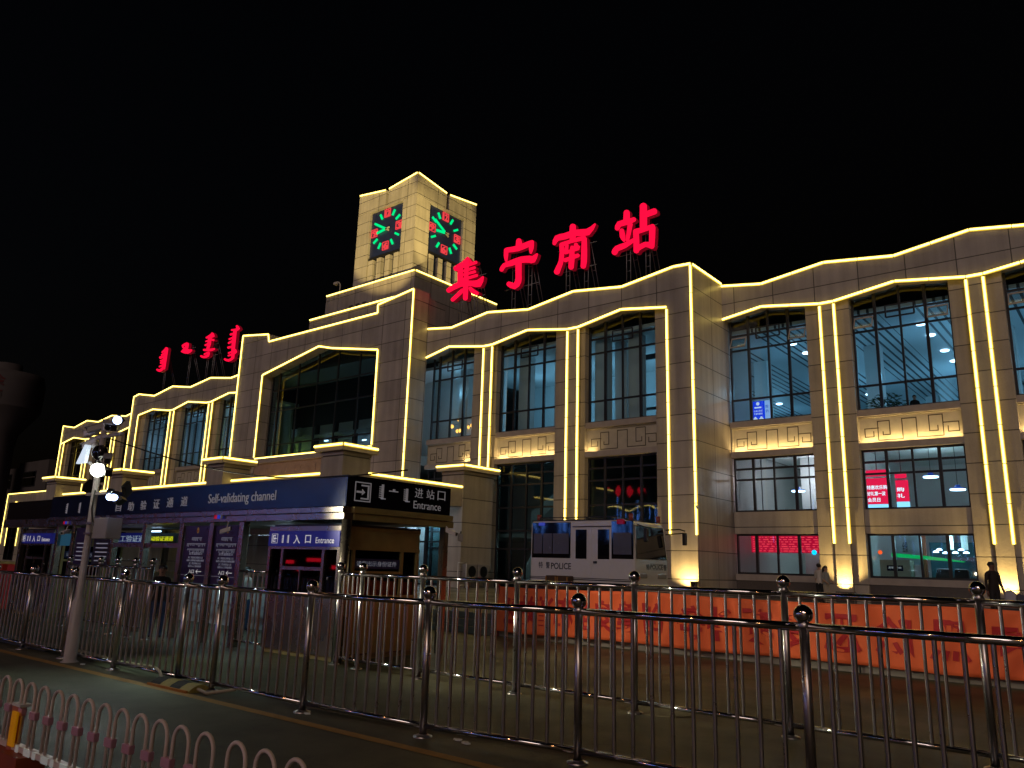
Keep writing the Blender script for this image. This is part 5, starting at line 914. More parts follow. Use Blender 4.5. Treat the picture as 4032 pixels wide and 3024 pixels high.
head('flood_head', (px+.3, py+.3, 2.42), (.62, .42, -.9), .18, .14, None, 95, (.75, 1, .74), 90)
MB().prism([(px-.35, 3.02), (px-.05, 3.02), (px+.0, 3.3), (px-.12, 3.32)], py-.22, py-.16).build('lamp_shade', plain('lit_white_shade', (.8, .85, .9), .4, emit=(.7, .85, 1), es=.8), PO, .01)
MB().tube([(px-.1, py-.12, 3.05), (px-.06, py-.05, 2.95)], .03, 8).build('shade_bracket', WPAINT, PO)
MB().ball((px+.2, py-.1, 3.18), .16, 16, 8, sc=(1.1, .7, .8)).build('camera_dome', glass('smoked_dome', (.3, .28, .3), 1.6), PO)
b = MB(); n = 14
b.tube([(px+.1+(3.9)*i/n, py+.0+(3.0)*i/n, 3.45-.4*i/n-.35*sin(pi*i/n)) for i in range(n+1)], .011, 6)
tag(b.build('overhead_cable', RUBBER), 'sagging black cable from the camera pole to the shelter roof', 'cable')

# ------------------------------------------------------------------ orange banner
bn = thing('cloth_banner', 'long orange cloth banner with red characters seen reversed from behind, tied along the steps', 'banner', (-5.5, 14.75, 0))
ORG = plain('orange_cloth', (.88, .15, .045), .75, noise=.14, scale=2.2)
BRED = plain('banner_red', (.5, .02, .025), .75, noise=.08)
def by(x, z): return 14.75+.05*sin(x*2.9)+.03*sin(x*7.3+z*4)+.03*sin(z*3.2+x*.7)+.018*sin(x*15+z*9*sin(x*.9))
def bz(x): return .16-.035*abs(sin(x*.75+.6)), 1.185-.05*abs(sin(x*.55+1.4))
N, K = 300, 14; vs = []; fs = []
x0, x1 = -12.33, 1.2
for i in range(N+1):
    x = x0+(x1-x0)*i/N; lo, hi = bz(x)
    for j in range(K+1): z = lo+(hi-lo)*j/K; vs.append((x, by(x, z), z))
for i in range(N):
    for j in range(K): a = i*(K+1)+j; fs.append((a, a+K+1, a+K+2, a+1))
cl = MB().add(vs, fs, 0, True).build('cloth', ORG, bn); so_ = cl.modifiers.new('thick', 'SOLIDIFY'); so_.thickness = .006; so_.offset = 1
s = '深入开展扫黑除恶专项斗争创建安全和谐站区'
# written on the far side: seen from here the line runs backwards and every character is mirrored
xs = [-1.95-.86*i for i in range(9)]
order = '扫黑除恶专项斗争'; pos = [-2.1, -3.15, -4.12, -5.05, -5.98, -6.85, -7.6, -8.3]
rest = '创建安全和谐站区'; pos += [-9.05-.44*i for i in range(8)]
pos = [-1.85, -2.75, -3.6, -4.42, -5.2, -5.95, -6.65, -7.3, -8.15, -8.75, -9.32, -9.87, -10.4, -10.9, -11.38, -11.85]
for i, (ch, x) in enumerate(zip(order+rest, pos)):
    o = text('banner_character', ch, bn, (x, 14.75, .33), '-y', .64, BRED, .6 if i < 8 else .47, .001, .03, True, 'C')
    base = wloc(bn)
    for v in o.data.vertices: p = v.co+base; v.co.y = by(p.x, p.z)-.018-base.y+(v.co.y-(14.75-base.y))
for x in (-12.33, -9.6, -6.9, -4.2, -1.5, 1.2): MB().tube([(x, 14.85, 0), (x, 14.85, 1.2)], .018, 8).build('support_pole', plain('red_pole', (.3, .01, .015), .5) if x < -12 else STEEL, bn)
MB().tube([(-12.33, 14.84, 1.185), (1.2, 14.84, 1.185)], .006, 6).build('rope', RUBBER, bn)

# ------------------------------------------------------------------ police bus on the platform
PB = thing('police_bus', 'white police minibus with dark windows parked on the platform', 'bus', (-16.8, 26.2, ZP))
X0, X1, Y0, Y1 = -19.22, -14.5, 25, 27.5
MB().prism([(X0, 1.05), (X1-.02, 1.05), (X1, 1.6), (X1-.03, 2.2), (X1-.14, 3.2), (X1-.3, 3.38), (X1-.6, 3.42), (X0+.1, 3.42), (X0, 3.3)], Y0, Y1).build('body', WPAINT, PB, .07)
b = MB().box(X0-.004, X1-.2, Y0-.004, Y0-.001, 1.26, 1.285, 0).box(X0-.004, X1-.1, Y0-.004, Y0-.001, 1.2, 1.235, 0); b.build('stripe', BLACK, PB)
bx('skirt', BLACK, PB, X0+.05, X1-.08, Y0+.06, Y1-.06, .85, 1.1); bx('skirt', WPAINT, PB, X0, X1-.06, Y0-.003, Y0+.05, .98, 1.13)
BUSG = plain('bus_glass', (.006, .006, .008), .04, spec=.8, noise=.0)
HAZE = plain('window_film', (.1, .095, .1), .25, noise=.1)
def bwin(nm, x0, x1, z0, z1, split=()):
    o = bx(nm, BUSG, PB, x0, x1, Y0-.012, Y0+.01, z0, z1, bevel=.02)
    xs = [x0+.06]+list(split)+[x1-.06]
    for a, c in zip(xs[:-1], xs[1:]): bx('pane', HAZE, o, a+.02, c-.02, Y0-.016, Y0-.013, z0+.16, z1-.42 if z1 > 3.2 else z1-.1)
bwin('side_window', -19.14, -17.3, 1.99, 3.34, (-18.62, -18.15)); bwin('side_window', -15.48, -14.56, 2.0, 3.36)
for a, c in ((-17.16, -16.355), (-16.345, -15.56)):
    d = bx('door', WPAINT, PB, a, c, Y0-.014, Y0-.001, 1.3, 3.14, bevel=.012); w0 = a+.1 if a < -17 else a+.28
    bx('door_window', BUSG, d, w0, w0+.5, Y0-.024, Y0-.0145, 1.98, 3.06, bevel=.015)
bx('door_handle', BLACK, PB, -16.25, -16.1, Y0-.05, Y0-.015, 1.82, 1.9); bx('door_rail', PLINTH, PB, -17.2, -15.5, Y0-.035, Y0-.005, 3.15, 3.19)
bx('rain_gutter', BLACK, PB, X0+.05, X1-.5, Y0-.02, Y0+.02, 3.40, 3.43)
MB().prism([(Y0+.12, 2.02), (Y1-.12, 2.02), (Y1-.2, 3.22), (Y0+.2, 3.22)], X1-.1, X1-.02, 'x')
ws = MB().add([(X1+.012, Y0+.12, 2.02), (X1+.012, Y1-.12, 2.02), (X1-.10, Y1-.2, 3.22), (X1-.10, Y0+.2, 3.22), (X1-.06, Y0+.12, 2.02), (X1-.06, Y1-.12, 2.02), (X1-.18, Y1-.2, 3.22), (X1-.18, Y0+.2, 3.22)], [(0,1,2,3),(7,6,5,4),(0,4,5,1),(1,5,6,2),(2,6,7,3),(3,7,4,0)]).build('windscreen', BUSG, PB, .015)
BTXT = plain('black_lettering', (.015, .015, .016), .4)
text('bus_lettering', '特', PB, (-18.8, Y0-.004, 1.60), '-y', .24, BTXT, .2, .002, .01); text('bus_lettering', '警', PB, (-18.45, Y0-.004, 1.59), '-y', .25, BTXT, .19, .002, .01)
text('bus_lettering', 'POLICE', PB, (-18.2, Y0-.004, 1.575), '-y', .24, BTXT, .93, .002, .015)
text('bus_lettering', '特', PB, (X1+.006, Y0+.8, 1.63), '+x', .22, BTXT, .24, .002, .01); text('bus_lettering', 'POLICE', PB, (X1+.006, Y0+1.1, 1.67), '+x', .17, BTXT, .95, .002, .01); text('bus_lettering', '警', PB, (X1+.006, Y0+2.1, 1.63), '+x', .22, BTXT, .24, .002, .01)
b = MB().box(X1+.003, X1+.008, Y0+1.08, Y0+2.06, 1.64, 1.652).box(X1+.003, X1+.008, Y0+1.08, Y0+2.06, 1.856, 1.868); b.build('lettering_rule', BTXT, PB)
for y in (Y0+.2, Y1-.85): MB().box(X1-.06, X1+.03, y, y+.65, 1.34, 1.52).build('headlight', plain('headlight_lens', (.5, .5, .48), .1, .5), PB, .03)
MB().box(X1-.2, X1+.06, Y0+.03, Y1-.03, .82, 1.12).build('bumper', WPAINT, PB, .04); bx('bumper_strip', BLACK, PB, X1+.05, X1+.07, Y0+.1, Y1-.1, 1.0, 1.05)
for x in (-18.2, -15.2):
    for y in (Y0+.22, Y1-.22):
        wl = MB().tube([(x, y-.11, ZP+.38), (x, y+.11, ZP+.38)], .38, 28).build('wheel', RUBBER, PB); MB().tube([(x, y-.118, ZP+.38), (x, y+.118, ZP+.38)], .2, 20).build('rim', STEEL, wl)
RB = plain('beacon_red_glass', (.45, .005, .02), .2, emit=(1, 0, .08), es=.05); BB = plain('beacon_blue_glass', (.02, .02, .4), .2, emit=(.1, .15, 1), es=.25)
MB().box(-18.78, -18.5, Y0-.1, Y0-.015, 3.22, 3.34).build('side_beacon', BB, PB, .02); MB().box(-15.2, -14.9, Y0-.11, Y0-.015, 3.24, 3.42).build('side_beacon', RB, PB, .02)
b = MB().box(X0+.2, X1-.8, Y0+.15, Y0+.2, 3.52, 3.55).box(X0+.2, X1-.8, Y1-.2, Y1-.15, 3.52, 3.55)
for x in (-18.9, -17.8, -16.7, -15.6): b.box(x, x+.04, Y0+.14, Y1-.14, 3.5, 3.53).box(x, x+.04, Y0+.15, Y0+.19, 3.42, 3.5)
b.build('roof_rack', BLACK, PB)
for x, y in ((X0+.25, Y0+.2), (-14.95, Y0+.5), (X1-.25, Y1-.3)): MB().tube([(x, y, 3.42), (x, y, 3.66)], .085, 14).build('roof_lamp', plain('lamp_amber_red', (.3, .06, .05), .3), PB)
MB().tube([(X1-.05, Y1-.1, 3.15), (X1+.35, Y1+.25, 3.2), (X1+.5, Y1+.45, 3.14)], .025, 8).tube([(X1-.05, Y1-.1, 2.98), (X1+.45, Y1+.42, 3.06)], .022, 8).build('mirror_arm', BLACK, PB)
MB().box(X1+.38, X1+.56, Y1+.4, Y1+.52, 2.6, 3.08).build('mirror', BLACK, PB, .04)
MB().tube([(X1-.1, Y0+.35, 3.25), (X1+.28, Y0+.3, 3.15)], .02, 8).build('mirror_arm', BLACK, PB); MB().box(X1+.2, X1+.36, Y0+.24, Y0+.36, 2.62, 3.12).build('mirror', BLACK, PB, .04)
for i, x in enumerate((-17.85, -17.32)):
    t = thing('crate', ['brown crate with amber edges beside the police bus, nearer the bus rear', 'brown crate with amber edges beside the police bus, nearer the bus door'][i], 'crate', (x, 24.7, ZP), 'crates beside the police bus')
    MB().box(x-.24, x+.24, 24.5, 24.9, ZP, 1.34).build('crate_body', plain('brown_crate', (.07, .035, .015), .6, noise=.3), t, .03)
    b = MB()
    for dx in (-.22, .22): b.box(x+dx-.025, x+dx+.025, 24.488, 24.51, ZP+.02, 1.3)
    b.build('edge_strip', plain('amber_edge', (.35, .16, .03), .5), t)

# ------------------------------------------------------------------ small things by the building
def aircon(y0, lab):
    t = thing('air_conditioner', lab, 'air conditioner', (-28.9, y0+.4, ZP), 'outdoor air conditioner units')
    MB().box(-29.2, -28.88, y0, y0+.85, ZP+.55, 1.68).build('casing', GREYB, t, .02)
    for k in (0,): 
        MB().tube([(-28.885, y0+.42, 1.3), (-28.86, y0+.42, 1.3)], .3, 24).build('fan_grille', BLACK, t)
    b = MB()
    for y in (y0+.1, y0+.7): b.box(-29.15, -28.92, y, y+.06, ZP, ZP+.55)
    b.box(-29.06, -29.0, y0+.16, y0+.7, ZP+.04, ZP+.1); b.build('stand', STEEL, t)
aircon(32.0, 'grey air conditioner unit at the foot of the porch column, beside a wire cage'); aircon(32.95, 'grey air conditioner unit at the foot of the porch column, nearer the glass lobby')
cg = thing('wire_cage', 'pale wire cage standing beside the air conditioners', 'cage', (-28.7, 31.5, ZP)); b = MB()
for y in (31.1, 31.75): b.tube([(-28.7, y, ZP), (-28.7, y, 1.75)], .025, 8)
for z in (.6, 1.75): b.tube([(-28.7, 31.1, z), (-28.7, 31.75, z)], .025, 8)
b.build('frame', WPAINT, cg); b = MB()
for k in range(9): b.tube([(-28.7, 31.1+.07*k, .6), (-28.7, 31.1+.07*k, 1.75)], .006, 5); b.tube([(-28.7, 31.1, .7+k*.12), (-28.7, 31.75, .7+k*.12)], .006, 5)
b.build('mesh', STEEL, cg)
bo = MB().tube([(-16.4, 33.6, ZP), (-16.4, 33.6, 1.2)], .2, 24).lathe([(.22, .72), (.22, .76), (0, .77)], (-16.4, 33.6, ZP), 24).build('litter_bin', BRUSH); tag(bo, 'round stainless bin at the foot of the lit corner pier', 'bin')
camera_thing('white dome camera on the corner pier beside its light strip', (-16.57, 34.2, 4.75), (.5, -.6, -.4), (.12, -.1, -.15))
wb = None
for i, (x, m_) in enumerate(((-25.9, 'r'), (-25.0, 'y'), (-27.0, 'r'))):
    col = plain('barrier_red', (.42, .03, .02), .5) if m_ == 'r' else plain('barrier_yellow', (.4, .3, .05), .5)
    o = MB().prism([(x-.42, 0), (x+.42, 0), (x+.4, .35), (x+.34, 1.25), (x-.34, 1.25), (x-.4, .35)], 9.0, 9.35).build('water_barrier', col, None, .03)
    tag(o, ['red plastic water barrier next to the yellow one past the dark end of the shelter', 'yellow plastic water barrier past the dark end of the shelter', 'outermost red plastic water barrier past the dark end of the shelter'][i], 'barrier', 'plastic water barriers')

# lit things inside the right wing
AD = thing('light_box', 'blue backlit advertising box with white writing in an upper window', 'light box', (-15.35, 39.4, 9.0))
bx('panel', glow('blue_backlight', (.005, .06, .95), .95), AD, -15.68, -15.05, 39.35, 39.5, 9.42, 10.5); bx('side_panel', glow('pale_backlight', (.35, .55, 1), .9), AD, -15.0, -14.75, 39.36, 39.5, 9.42, 10.5)
WG = glow('white_backlight', (.7, .8, 1), 1.0)
text('panel_lettering', '扎根大草原', AD, (-15.365, 39.345, 9.92), '-y', .1, WG, .46, .002, align='C'); text('panel_lettering', '专做好酸奶', AD, (-15.365, 39.345, 9.77), '-y', .1, WG, .46, .002, align='C')
b = MB().tube([(-15.365, 39.348, 10.36), (-15.365, 39.342, 10.36)], .09, 20).box(-15.55, -15.18, 39.342, 39.349, 10.12, 10.19); b.build('panel_badge', WG, AD)
b = MB()
for x in (-15.52, -15.2): b.lathe([(.12, 0), (.13, .12), (.05, .2), (.05, .24), (0, .24)], (x, 39.36, 9.42), 12)
b.build('bottle_picture', WG, AD)
text('panel_lettering', '酸', AD, (-14.96, 39.35, 10.1), '-y', .16, glow('deep_blue', (.01, .1, .8), .7), .16, .002); text('panel_lettering', '奶', AD, (-14.96, 39.35, 9.85), '-y', .16, MATS['deep_blue'], .16, .002)
RBd = thing('departure_board', 'wide red glowing text display hanging in the ground floor hall', 'display', (-14.6, 40.5, 2.7))
bx('screen', glow('red_screen', (.8, .006, .05), .8), RBd, -16.5, -12.75, 40.5, 40.62, 2.72, 3.62)
rp = random.Random(21); b = MB()
for r in range(7):
    z = 2.78+r*.115; x = -16.4
    while x < -12.95:
        l = .06+rp.random()*.25; b.box(x, x+l, 40.485, 40.499, z, z+.05); x += l+.05+rp.random()*.12
b.build('screen_lettering', glow('red_text', (1, .05, .08), 1.3), RBd)
MB().tube([(-15.8, 40.56, 3.62), (-15.8, 40.56, 7.98)], .03, 8).tube([(-13.3, 40.56, 3.62), (-13.3, 40.56, 7.98)], .03, 8).build('hanger', STEEL, RBd)
def adbox(x, y, z0, z1, wd, lab, txt):
    t = thing('promotion_board', lab, 'light box', (x, y, z0), 'red promotion boards in the hall')
    bx('panel', glow('red_backlight', (1, .014, .075), 1.25), t, x-wd/2, x+wd/2, y, y+.15, z0+.28, z1); bx('header', MATS['red_backlight'], t, x-wd/2, x+wd/2-.05, y-.01, y+.14, z1+.1, z1+.4)
    bx('footer', glow('pale_blue_backlight', (.3, .68, 1), 1.8), t, x-wd/2, x+wd/2, y, y+.15, z0, z0+.26)
    for i, (s, a) in enumerate(txt): text('panel_lettering', s, t, (x-wd*.42, y-.006, z1-.55-i*.3), '-y', .2, glow('white_text', (.65, .88, 1), 2) if not i else MATS['white_text'], wd*a, .002, .01)
    MB().tube([(x, y+.08, z1+.4), (x, y+.08, 7.98)], .025, 8).build('hanger', STEEL, t)
adbox(-10.15, 40.8, 4.82, 6.35, 1.15, 'red and white backlit promotion board hanging by the window edge', (('特惠欢乐购', .8), ('好礼第一波', .72), ('会员日', .5)))
adbox(-9.15, 41.2, 4.95, 6.25, .55, 'narrower red backlit promotion board beside the wide one', (('购', .6), ('礼', .6)))
def pendant(x, y, z, lab):
    t = thing('pendant_lamp', lab, 'pendant lamp', (x, y, z), 'disc shaped pendant lamps')
    MB().tube([(x, y, z+.2), (x, y, 7.98)], .012, 6).build('cord', BLACK, t)
    MB().lathe([(0, .26), (.1, .25), (.14, .14), (.34, .1), (.34, .06)], (x, y, z), 20).build('shade', plain('lamp_shade_blue', (.05, .1, .3), .4, emit=(.02, .1, .8), es=.4), t)
    MB().lathe([(.33, .055), (.33, .0), (0, -.01)], (x, y, z), 20).build('diffuser', LAMPB, t)
pendant(-8.0, 42, 6.4, 'disc pendant lamp between the red boards and the lower pendant'); pendant(-6.9, 42, 5.75, 'disc pendant lamp hanging lower, near the window edge'); pendant(-14.4, 42, 5.95, 'disc pendant lamp above the red text display')
# shop things behind the lowest window of the second bay
sc = thing('shop_counter', 'shop counter with a pale front, posters and a green shade behind the low window', 'shop counter', (-8, 42, ZP))
bx('counter', plain('pale_green_panel', (.4, .45, .36), .5), sc, -10.2, -8.9, 40.4, 41.2, ZP, 2.45)
bx('notice', BLUE, sc, -9.9, -9.2, 40.38, 40.395, 1.95, 2.2); text('notice_lettering', '旅客服务台', sc, (-9.55, 40.378, 2.05), '-y', .1, WHITE, .55, .002, align='C')
bx('shelf', plain('teal_shelf', (.03, .12, .16), .5), sc, -8.7, -5.2, 43.8, 44.2, ZP, 3.4)
bx('wall_poster', plain('mountain_poster', (.35, .45, .55), .5, noise=.4, scale=2), sc, -10.3, -9.0, 43.2, 43.3, 2.3, 3.7); text('poster_lettering', '全景', sc, (-9.8, 43.19, 2.9), '-y', .5, BTXT, .25, .002)
MB().prism([(-9.9, 2.62), (-7.0, 2.42), (-6.9, 2.46), (-8.4, 2.68), (-9.9, 2.8)], 41.4, 42.2).build('green_shade', plain('green_shade', (.02, .5, .12), .5, emit=(.0, .8, .2), es=.5), sc)
for x in (-8.75, -6.35): bx('pillar', plain('terracotta', (.3, .08, .05), .6), sc, x-.12, x+.12, 42.6, 42.8, ZP, 3.7)
for x in (-7.5, -6.9): bx('hanging_sign', WHITEW, sc, x-.14, x+.14, 42.3, 42.34, 3.0, 3.7)
for x, z in ((-8.0, 2.85), (-7.85, 2.95), (-7.6, 2.8), (-7.2, 2.82), (-6.95, 2.95), (-6.75, 2.82)): MB().lathe([(.02, .09), (.11, .05), (.13, 0), (0, -.01)], (x, 41.6, z), 12).build('spot_lamp', LAMPB, sc)
for x, y in ((-7.6, 40.6), (-6.9, 40.8)): 
    MB().prism([(x-.3, ZP), (x+.3, ZP), (x+.33, 1.7), (x+.25, 2.1), (x-.25, 2.1), (x-.33, 1.7)], y, y+.25).build('chair_back', BLACK, sc, .05)
RL = MB().ball((-10.05, 40.0, 2.78), .1, 14, 10).build('signal_lamp', glow('red_lamp', (1, .1, .02), 1.6)); tag(RL, 'small red lamp at the edge of the low window', 'lamp')
BL = MB().ball((-12.9, 39.4, 2.72), .12, 14, 10).build('signal_lamp', glow('cyan_lamp', (.0, .55, 1), 2)); tag(BL, 'small cyan blue lamp in the window beside the couple', 'lamp')
# potted plant upstairs
pl = thing('potted_plant', 'bushy potted plant standing inside the upper window', 'potted plant', (-9.3, 40.2, 9.0))
MB().lathe([(.2, 0), (.28, .4), (.25, .4), (0, .36)], (-9.3, 40.2, 9.0), 16).build('pot', PLINTH, pl)
b = MB(); rp = random.Random(4)
for i in range(170):
    a = rp.random()*6.28; e = rp.random()*1.3-.1; r = .25+.75*rp.random()
    c = Vector((-9.3+r*cos(a)*cos(e)*1.0, 40.2+r*.8*sin(a)*cos(e), 9.75+.62*sin(e)*r)); d = Vector((cos(a), sin(a), rp.random()-.5)).normalized(); s_ = d.orthogonal().normalized()*.04
    b.add([c-d*.13, c+s_, c+d*.15, c-s_], [(0, 1, 2, 3)])
for k in range(6): b.tube([(-9.3, 40.2, 9.38), (-9.3+.5*cos(k), 40.2+.4*sin(k), 10.0)], .015, 5)
b.build('foliage', plain('plant_green', (.03, .09, .03), .6, noise=.5), pl)
# amber bulbs in the top storey window next to the central block
for i, (x, y, z) in enumerate(((-32.9, 37.0, 10.2), (-32.5, 37.2, 9.85), (-32.25, 37.2, 9.85), (-31.95, 37.1, 10.2), (-31.75, 37.3, 10.4), (-32.6, 37, 10.6))):
    pass
CX, CY = -34.4, 37.0
ch = thing('chandelier', 'amber globe chandelier glowing in the upper window beside the central block', 'chandelier', (CX, CY, 14.2)); AG = glow('amber_globe', (1, .42, .08), 3.2)
MB().tube([(CX, CY, 14.28), (CX, CY, 10.6)], .02, 6).build('stem', BLACK, ch)
for dx, dy, dz in ((-.85, 0, .35), (-.36, .05, .0), (-.02, -.05, -.02), (.52, .05, .18), (.95, 0, .25), (1.12, .1, .2), (-.3, .1, .76)):
    MB().tube([(CX, CY, 10.7), (CX+dx, CY+dy, 10.25+dz)], .012, 5).build('arm', BLACK, ch); MB().ball((CX+dx, CY+dy, 10.2+dz), .13, 14, 10).build('globe', AG, ch)
# ------------------------------------------------------------------ people
def person(label, loc, H, yaw, shirt, pants, arms, legs=((0, 0), (0, 0)), hair='short', lean=0., skin=None, hairm=None, headturn=0., shoes=None, sleeve=True):
    """one skinned body; arms: per side (elbow, wrist) offsets from the shoulder; legs: (knee forward, ankle forward); faces local -y"""
    t = thing('person', label, 'person', loc, rz=yaw)
    V = []; E = []; Rr = []
    def v(x, y, z, r): V.append((x*H, (y+lean*max(0, z-.5))*H, z*H)); Rr.append(r*H); return len(V)-1
    def e(a, b): E.append((a, b))
    pel = v(0, 0, .53, .082); sp = v(0, -.005, .63, .076); ch = v(0, 0, .745, .088); nb = v(0, .008, .815, .048); nk = v(0, 0, .862, .031); h1 = v(0, -.012, .905, .046); h2 = v(0, -.006, .945, .056); h3 = v(0, .004, .975, .042)
    for a, b in ((pel, sp), (sp, ch), (ch, nb), (nb, nk), (nk, h1), (h1, h2), (h2, h3)): e(a, b)
    for s, (eo, wo) in zip((-1, 1), arms):
        sh = v(s*.1, .005, .8, .039); el = v(s*.1+eo[0], .005+eo[1], .8+eo[2], .027); wr = v(s*.1+wo[0], .005+wo[1], .8+wo[2], .019)
        d = Vector((wo[0]-eo[0], wo[1]-eo[1], wo[2]-eo[2])).normalized(); w0 = Vector((s*.1+wo[0], .005+wo[1], .8+wo[2])); pm = w0+d*.045; palm = v(*pm, .02)
        e(nb, sh); e(sh, el); e(el, wr); e(wr, palm)
        sd = Vector((0, 1, 0)); sd = (sd-d*sd.dot(d)).normalized(); cu = d.cross(sd)*s
        for k, L in enumerate((.036, .042, .039, .03)):
            o = pm+sd*(k-1.5)*.0115+d*.012; f1 = o+d*L*.6+cu*.004; f2 = o+d*L+cu*.014
            a = v(*o, .0062); b = v(*f1, .0058); c = v(*f2, .005); e(palm, a); e(a, b); e(b, c)
        o = pm-sd*.02-d*.01; th = v(*o, .0075); t2 = v(*(o-sd*.012+d*.026), .006); e(palm, th); e(th, t2)
    for s, (kf, af) in zip((-1, 1), legs):
        hp = v(s*.052, 0, .48, .066); kn = v(s*.056, -kf, .275, .043); an = v(s*.058, -af, .05, .028); to = v(s*.066, -af-.075, .02, .022)
        e(pel, hp); e(hp, kn); e(kn, an); e(an, to)
    me = bpy.data.meshes.new('body'); me.from_pydata(V, E, []); o = bpy.data.objects.new('body', me); C.objects.link(o)
    sk_ = o.modifiers.new('skin', 'SKIN'); sk_.use_smooth_shade = True
    for i, q in enumerate(me.skin_vertices[0].data): q.radius = (Rr[i], Rr[i]); q.use_root = i == pel
    sb = o.modifiers.new('sub', 'SUBSURF'); sb.levels = sb.render_levels = 2
    m2 = bpy.data.meshes.new_from_object(o.evaluated_get(bpy.context.evaluated_depsgraph_get())); bpy.data.objects.remove(o)
    m2.materials.clear()
    for q in (shirt, pants, skin or SKIN, shoes or BLACK): m2.materials.append(q)
    arm_pts = [(Vector(V[i]), j) for i, j in []]
    sl = []
    for si, (s, (eo, wo)) in enumerate(zip((-1, 1), arms)):
        sl.append((Vector((s*.1*H, 0, .8*H)), Vector(((s*.1+eo[0])*H, eo[1]*H, (.8+eo[2])*H)), Vector(((s*.1+wo[0])*H, wo[1]*H, (.8+wo[2])*H))))
    for f in m2.polygons:
        c = Vector(f.center); c0 = Vector((c.x, c.y-lean*max(0, c.z/H-.5)*H, c.z)); z = c0.z/H; mi = 0
        if z > .842: mi = 2
        elif z < .04: mi = 3
        elif z < .5: mi = 1
        for S0, E0, W0 in sl:
            d1 = (c0-E0).length; hand = (c0-W0).length
            seg_ = (W0-E0); k = max(0, min(1.4, (c0-E0).dot(seg_)/seg_.dot(seg_))); dist = (c0-(E0+seg_*k)).length
            if dist < .034*H and (k > .02 or not sleeve) and z < .84: mi = 2 if (sleeve and k > -.1) or k > .95 else 0
        f.material_index = mi; f.use_smooth = True
    bo_ = bpy.data.objects.new('body', m2); C.objects.link(bo_); bo_.parent = t
    off = wloc(t); hm = hairm or HAIR; hy = lean*.45*H
    b = MB(); c = (off[0], off[1]+.012*H+hy, off[2]+.957*H); b.ball(c, .06*H, 18, 12, sc=(.98, 1.08, .92))
    if hair == 'long': b.tube([(c[0], c[1]+.02*H, c[2]+.01*H), (c[0], c[1]+.045*H, c[2]-.07*H), (c[0], c[1]+.05*H, c[2]-.16*H), (c[0], c[1]+.045*H, c[2]-.22*H)], [.05*H, .055*H, .045*H, .015*H], 12)
    b.build('hair', hm, t)
    b = MB(); fc = (off[0], off[1]-.058*H+hy, off[2]+.922*H)
    b.ball((fc[0], fc[1]-.004*H, fc[2]), .009*H, 8, 6, sc=(.8, 1, 1.4))
    for s in (-1, 1): b.ball((fc[0]+s*.056*H, fc[1]+.055*H, fc[2]+.005*H), .012*H, 8, 6, sc=(.5, .8, 1.4))
    b.build('face_features', skin or SKIN, t)
    b = MB()
    for s in (-1, 1): b.ball((fc[0]+s*.02*H, fc[1]+.006*H, fc[2]+.018*H), .006*H, 8, 6)
    b.ball((fc[0], fc[1]+.006*H, fc[2]-.024*H), .009*H, 8, 6, sc=(1.6, .5, .45)); b.build('eyes_and_mouth', HAIR, t)
    return t
WSH = plain('white_shirt', (.55, .5, .46), .8, noise=.1); DPN = plain('dark_trousers', (.015, .014, .016), .8); BEI = plain('beige_trousers', (.4, .34, .26), .8); GRS = plain('grey_blouse', (.25, .25, .25), .8)
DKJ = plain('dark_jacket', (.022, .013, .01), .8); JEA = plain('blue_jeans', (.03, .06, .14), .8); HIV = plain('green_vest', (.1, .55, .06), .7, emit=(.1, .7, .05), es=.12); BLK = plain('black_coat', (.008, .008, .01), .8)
rest = ((-.02, 0, -.17), (-.03, -.03, -.33)); restr = ((.02, 0, -.17), (.03, -.03, -.33))
person('person in white shirt and dark trousers by the lit pilaster, back turned', (-11.75, 36.4, ZP), 1.7, R_(168), WSH, DPN, (((-.035, .0, -.17), (-.05, .0, -.33)), ((.03, -.03, -.16), (.03, -.1, -.27))))
person('long haired person in pale clothes standing close beside the white shirt', (-11.42, 36.25, ZP), 1.6, R_(70), GRS, BEI, (((-.03, 0, -.16), (-.02, -.1, -.24)), ((.03, 0, -.16), (.02, -.11, -.22))), hair='long')
mr_ = person('person in a dark open jacket carrying bags past the lit pilaster near the frame edge', (-4.22, 30.2, ZP), 1.76, R_(40), DKJ, DPN, (((-.03, .0, -.17), (-.04, -.04, -.33)), ((.035, .0, -.17), (.06, -.05, -.33))), ((.03, -.05), (-.02, -.08)), sleeve=False, skin=plain('dark_skin_tone', (.17, .07, .05), .6))
bg_ = thing('carrier_bag', 'white and grey carrier bag held by the person in the dark jacket', 'bag', (-3.75, 30.0, .9))
MB().prism([(-3.92, .95), (-3.62, .9), (-3.58, 1.22), (-3.72, 1.34), (-3.9, 1.3)], 29.9, 30.1).build('bag_body', plain('bag_plastic', (.4, .38, .45), .4, noise=.3), bg_, .04)
MB().tube([(-3.85, 30, 1.3), (-3.8, 30, 1.42), (-3.72, 30, 1.32)], .012, 6).build('handle', WHITEW, bg_)
b2 = thing('carrier_bag', 'small dark bag with a red corner held below the white bag', 'bag', (-3.5, 29.95, .9))
MB().prism([(-3.6, 1.0), (-3.36, .95), (-3.33, 1.2), (-3.55, 1.26)], 29.86, 30.02).build('bag_body', plain('dark_bag', (.06, .06, .1), .5), b2, .03); MB().tube([(-3.5, 29.94, 1.25), (-3.46, 29.94, 1.34), (-3.4, 29.94, 1.22)], .01, 6).build('handle', BLACK, b2)
person('person in a black coat standing at the queue railing under the shelter', (-15.95, 8.35, 0), 1.43, R_(60), BLK, JEA, (rest, restr), sleeve=False)
person('person in a long white top and jeans inside the shelter lane', (-16.35, 10.6, 0), 1.42, R_(190), WSH, JEA, (rest, restr), sleeve=False)
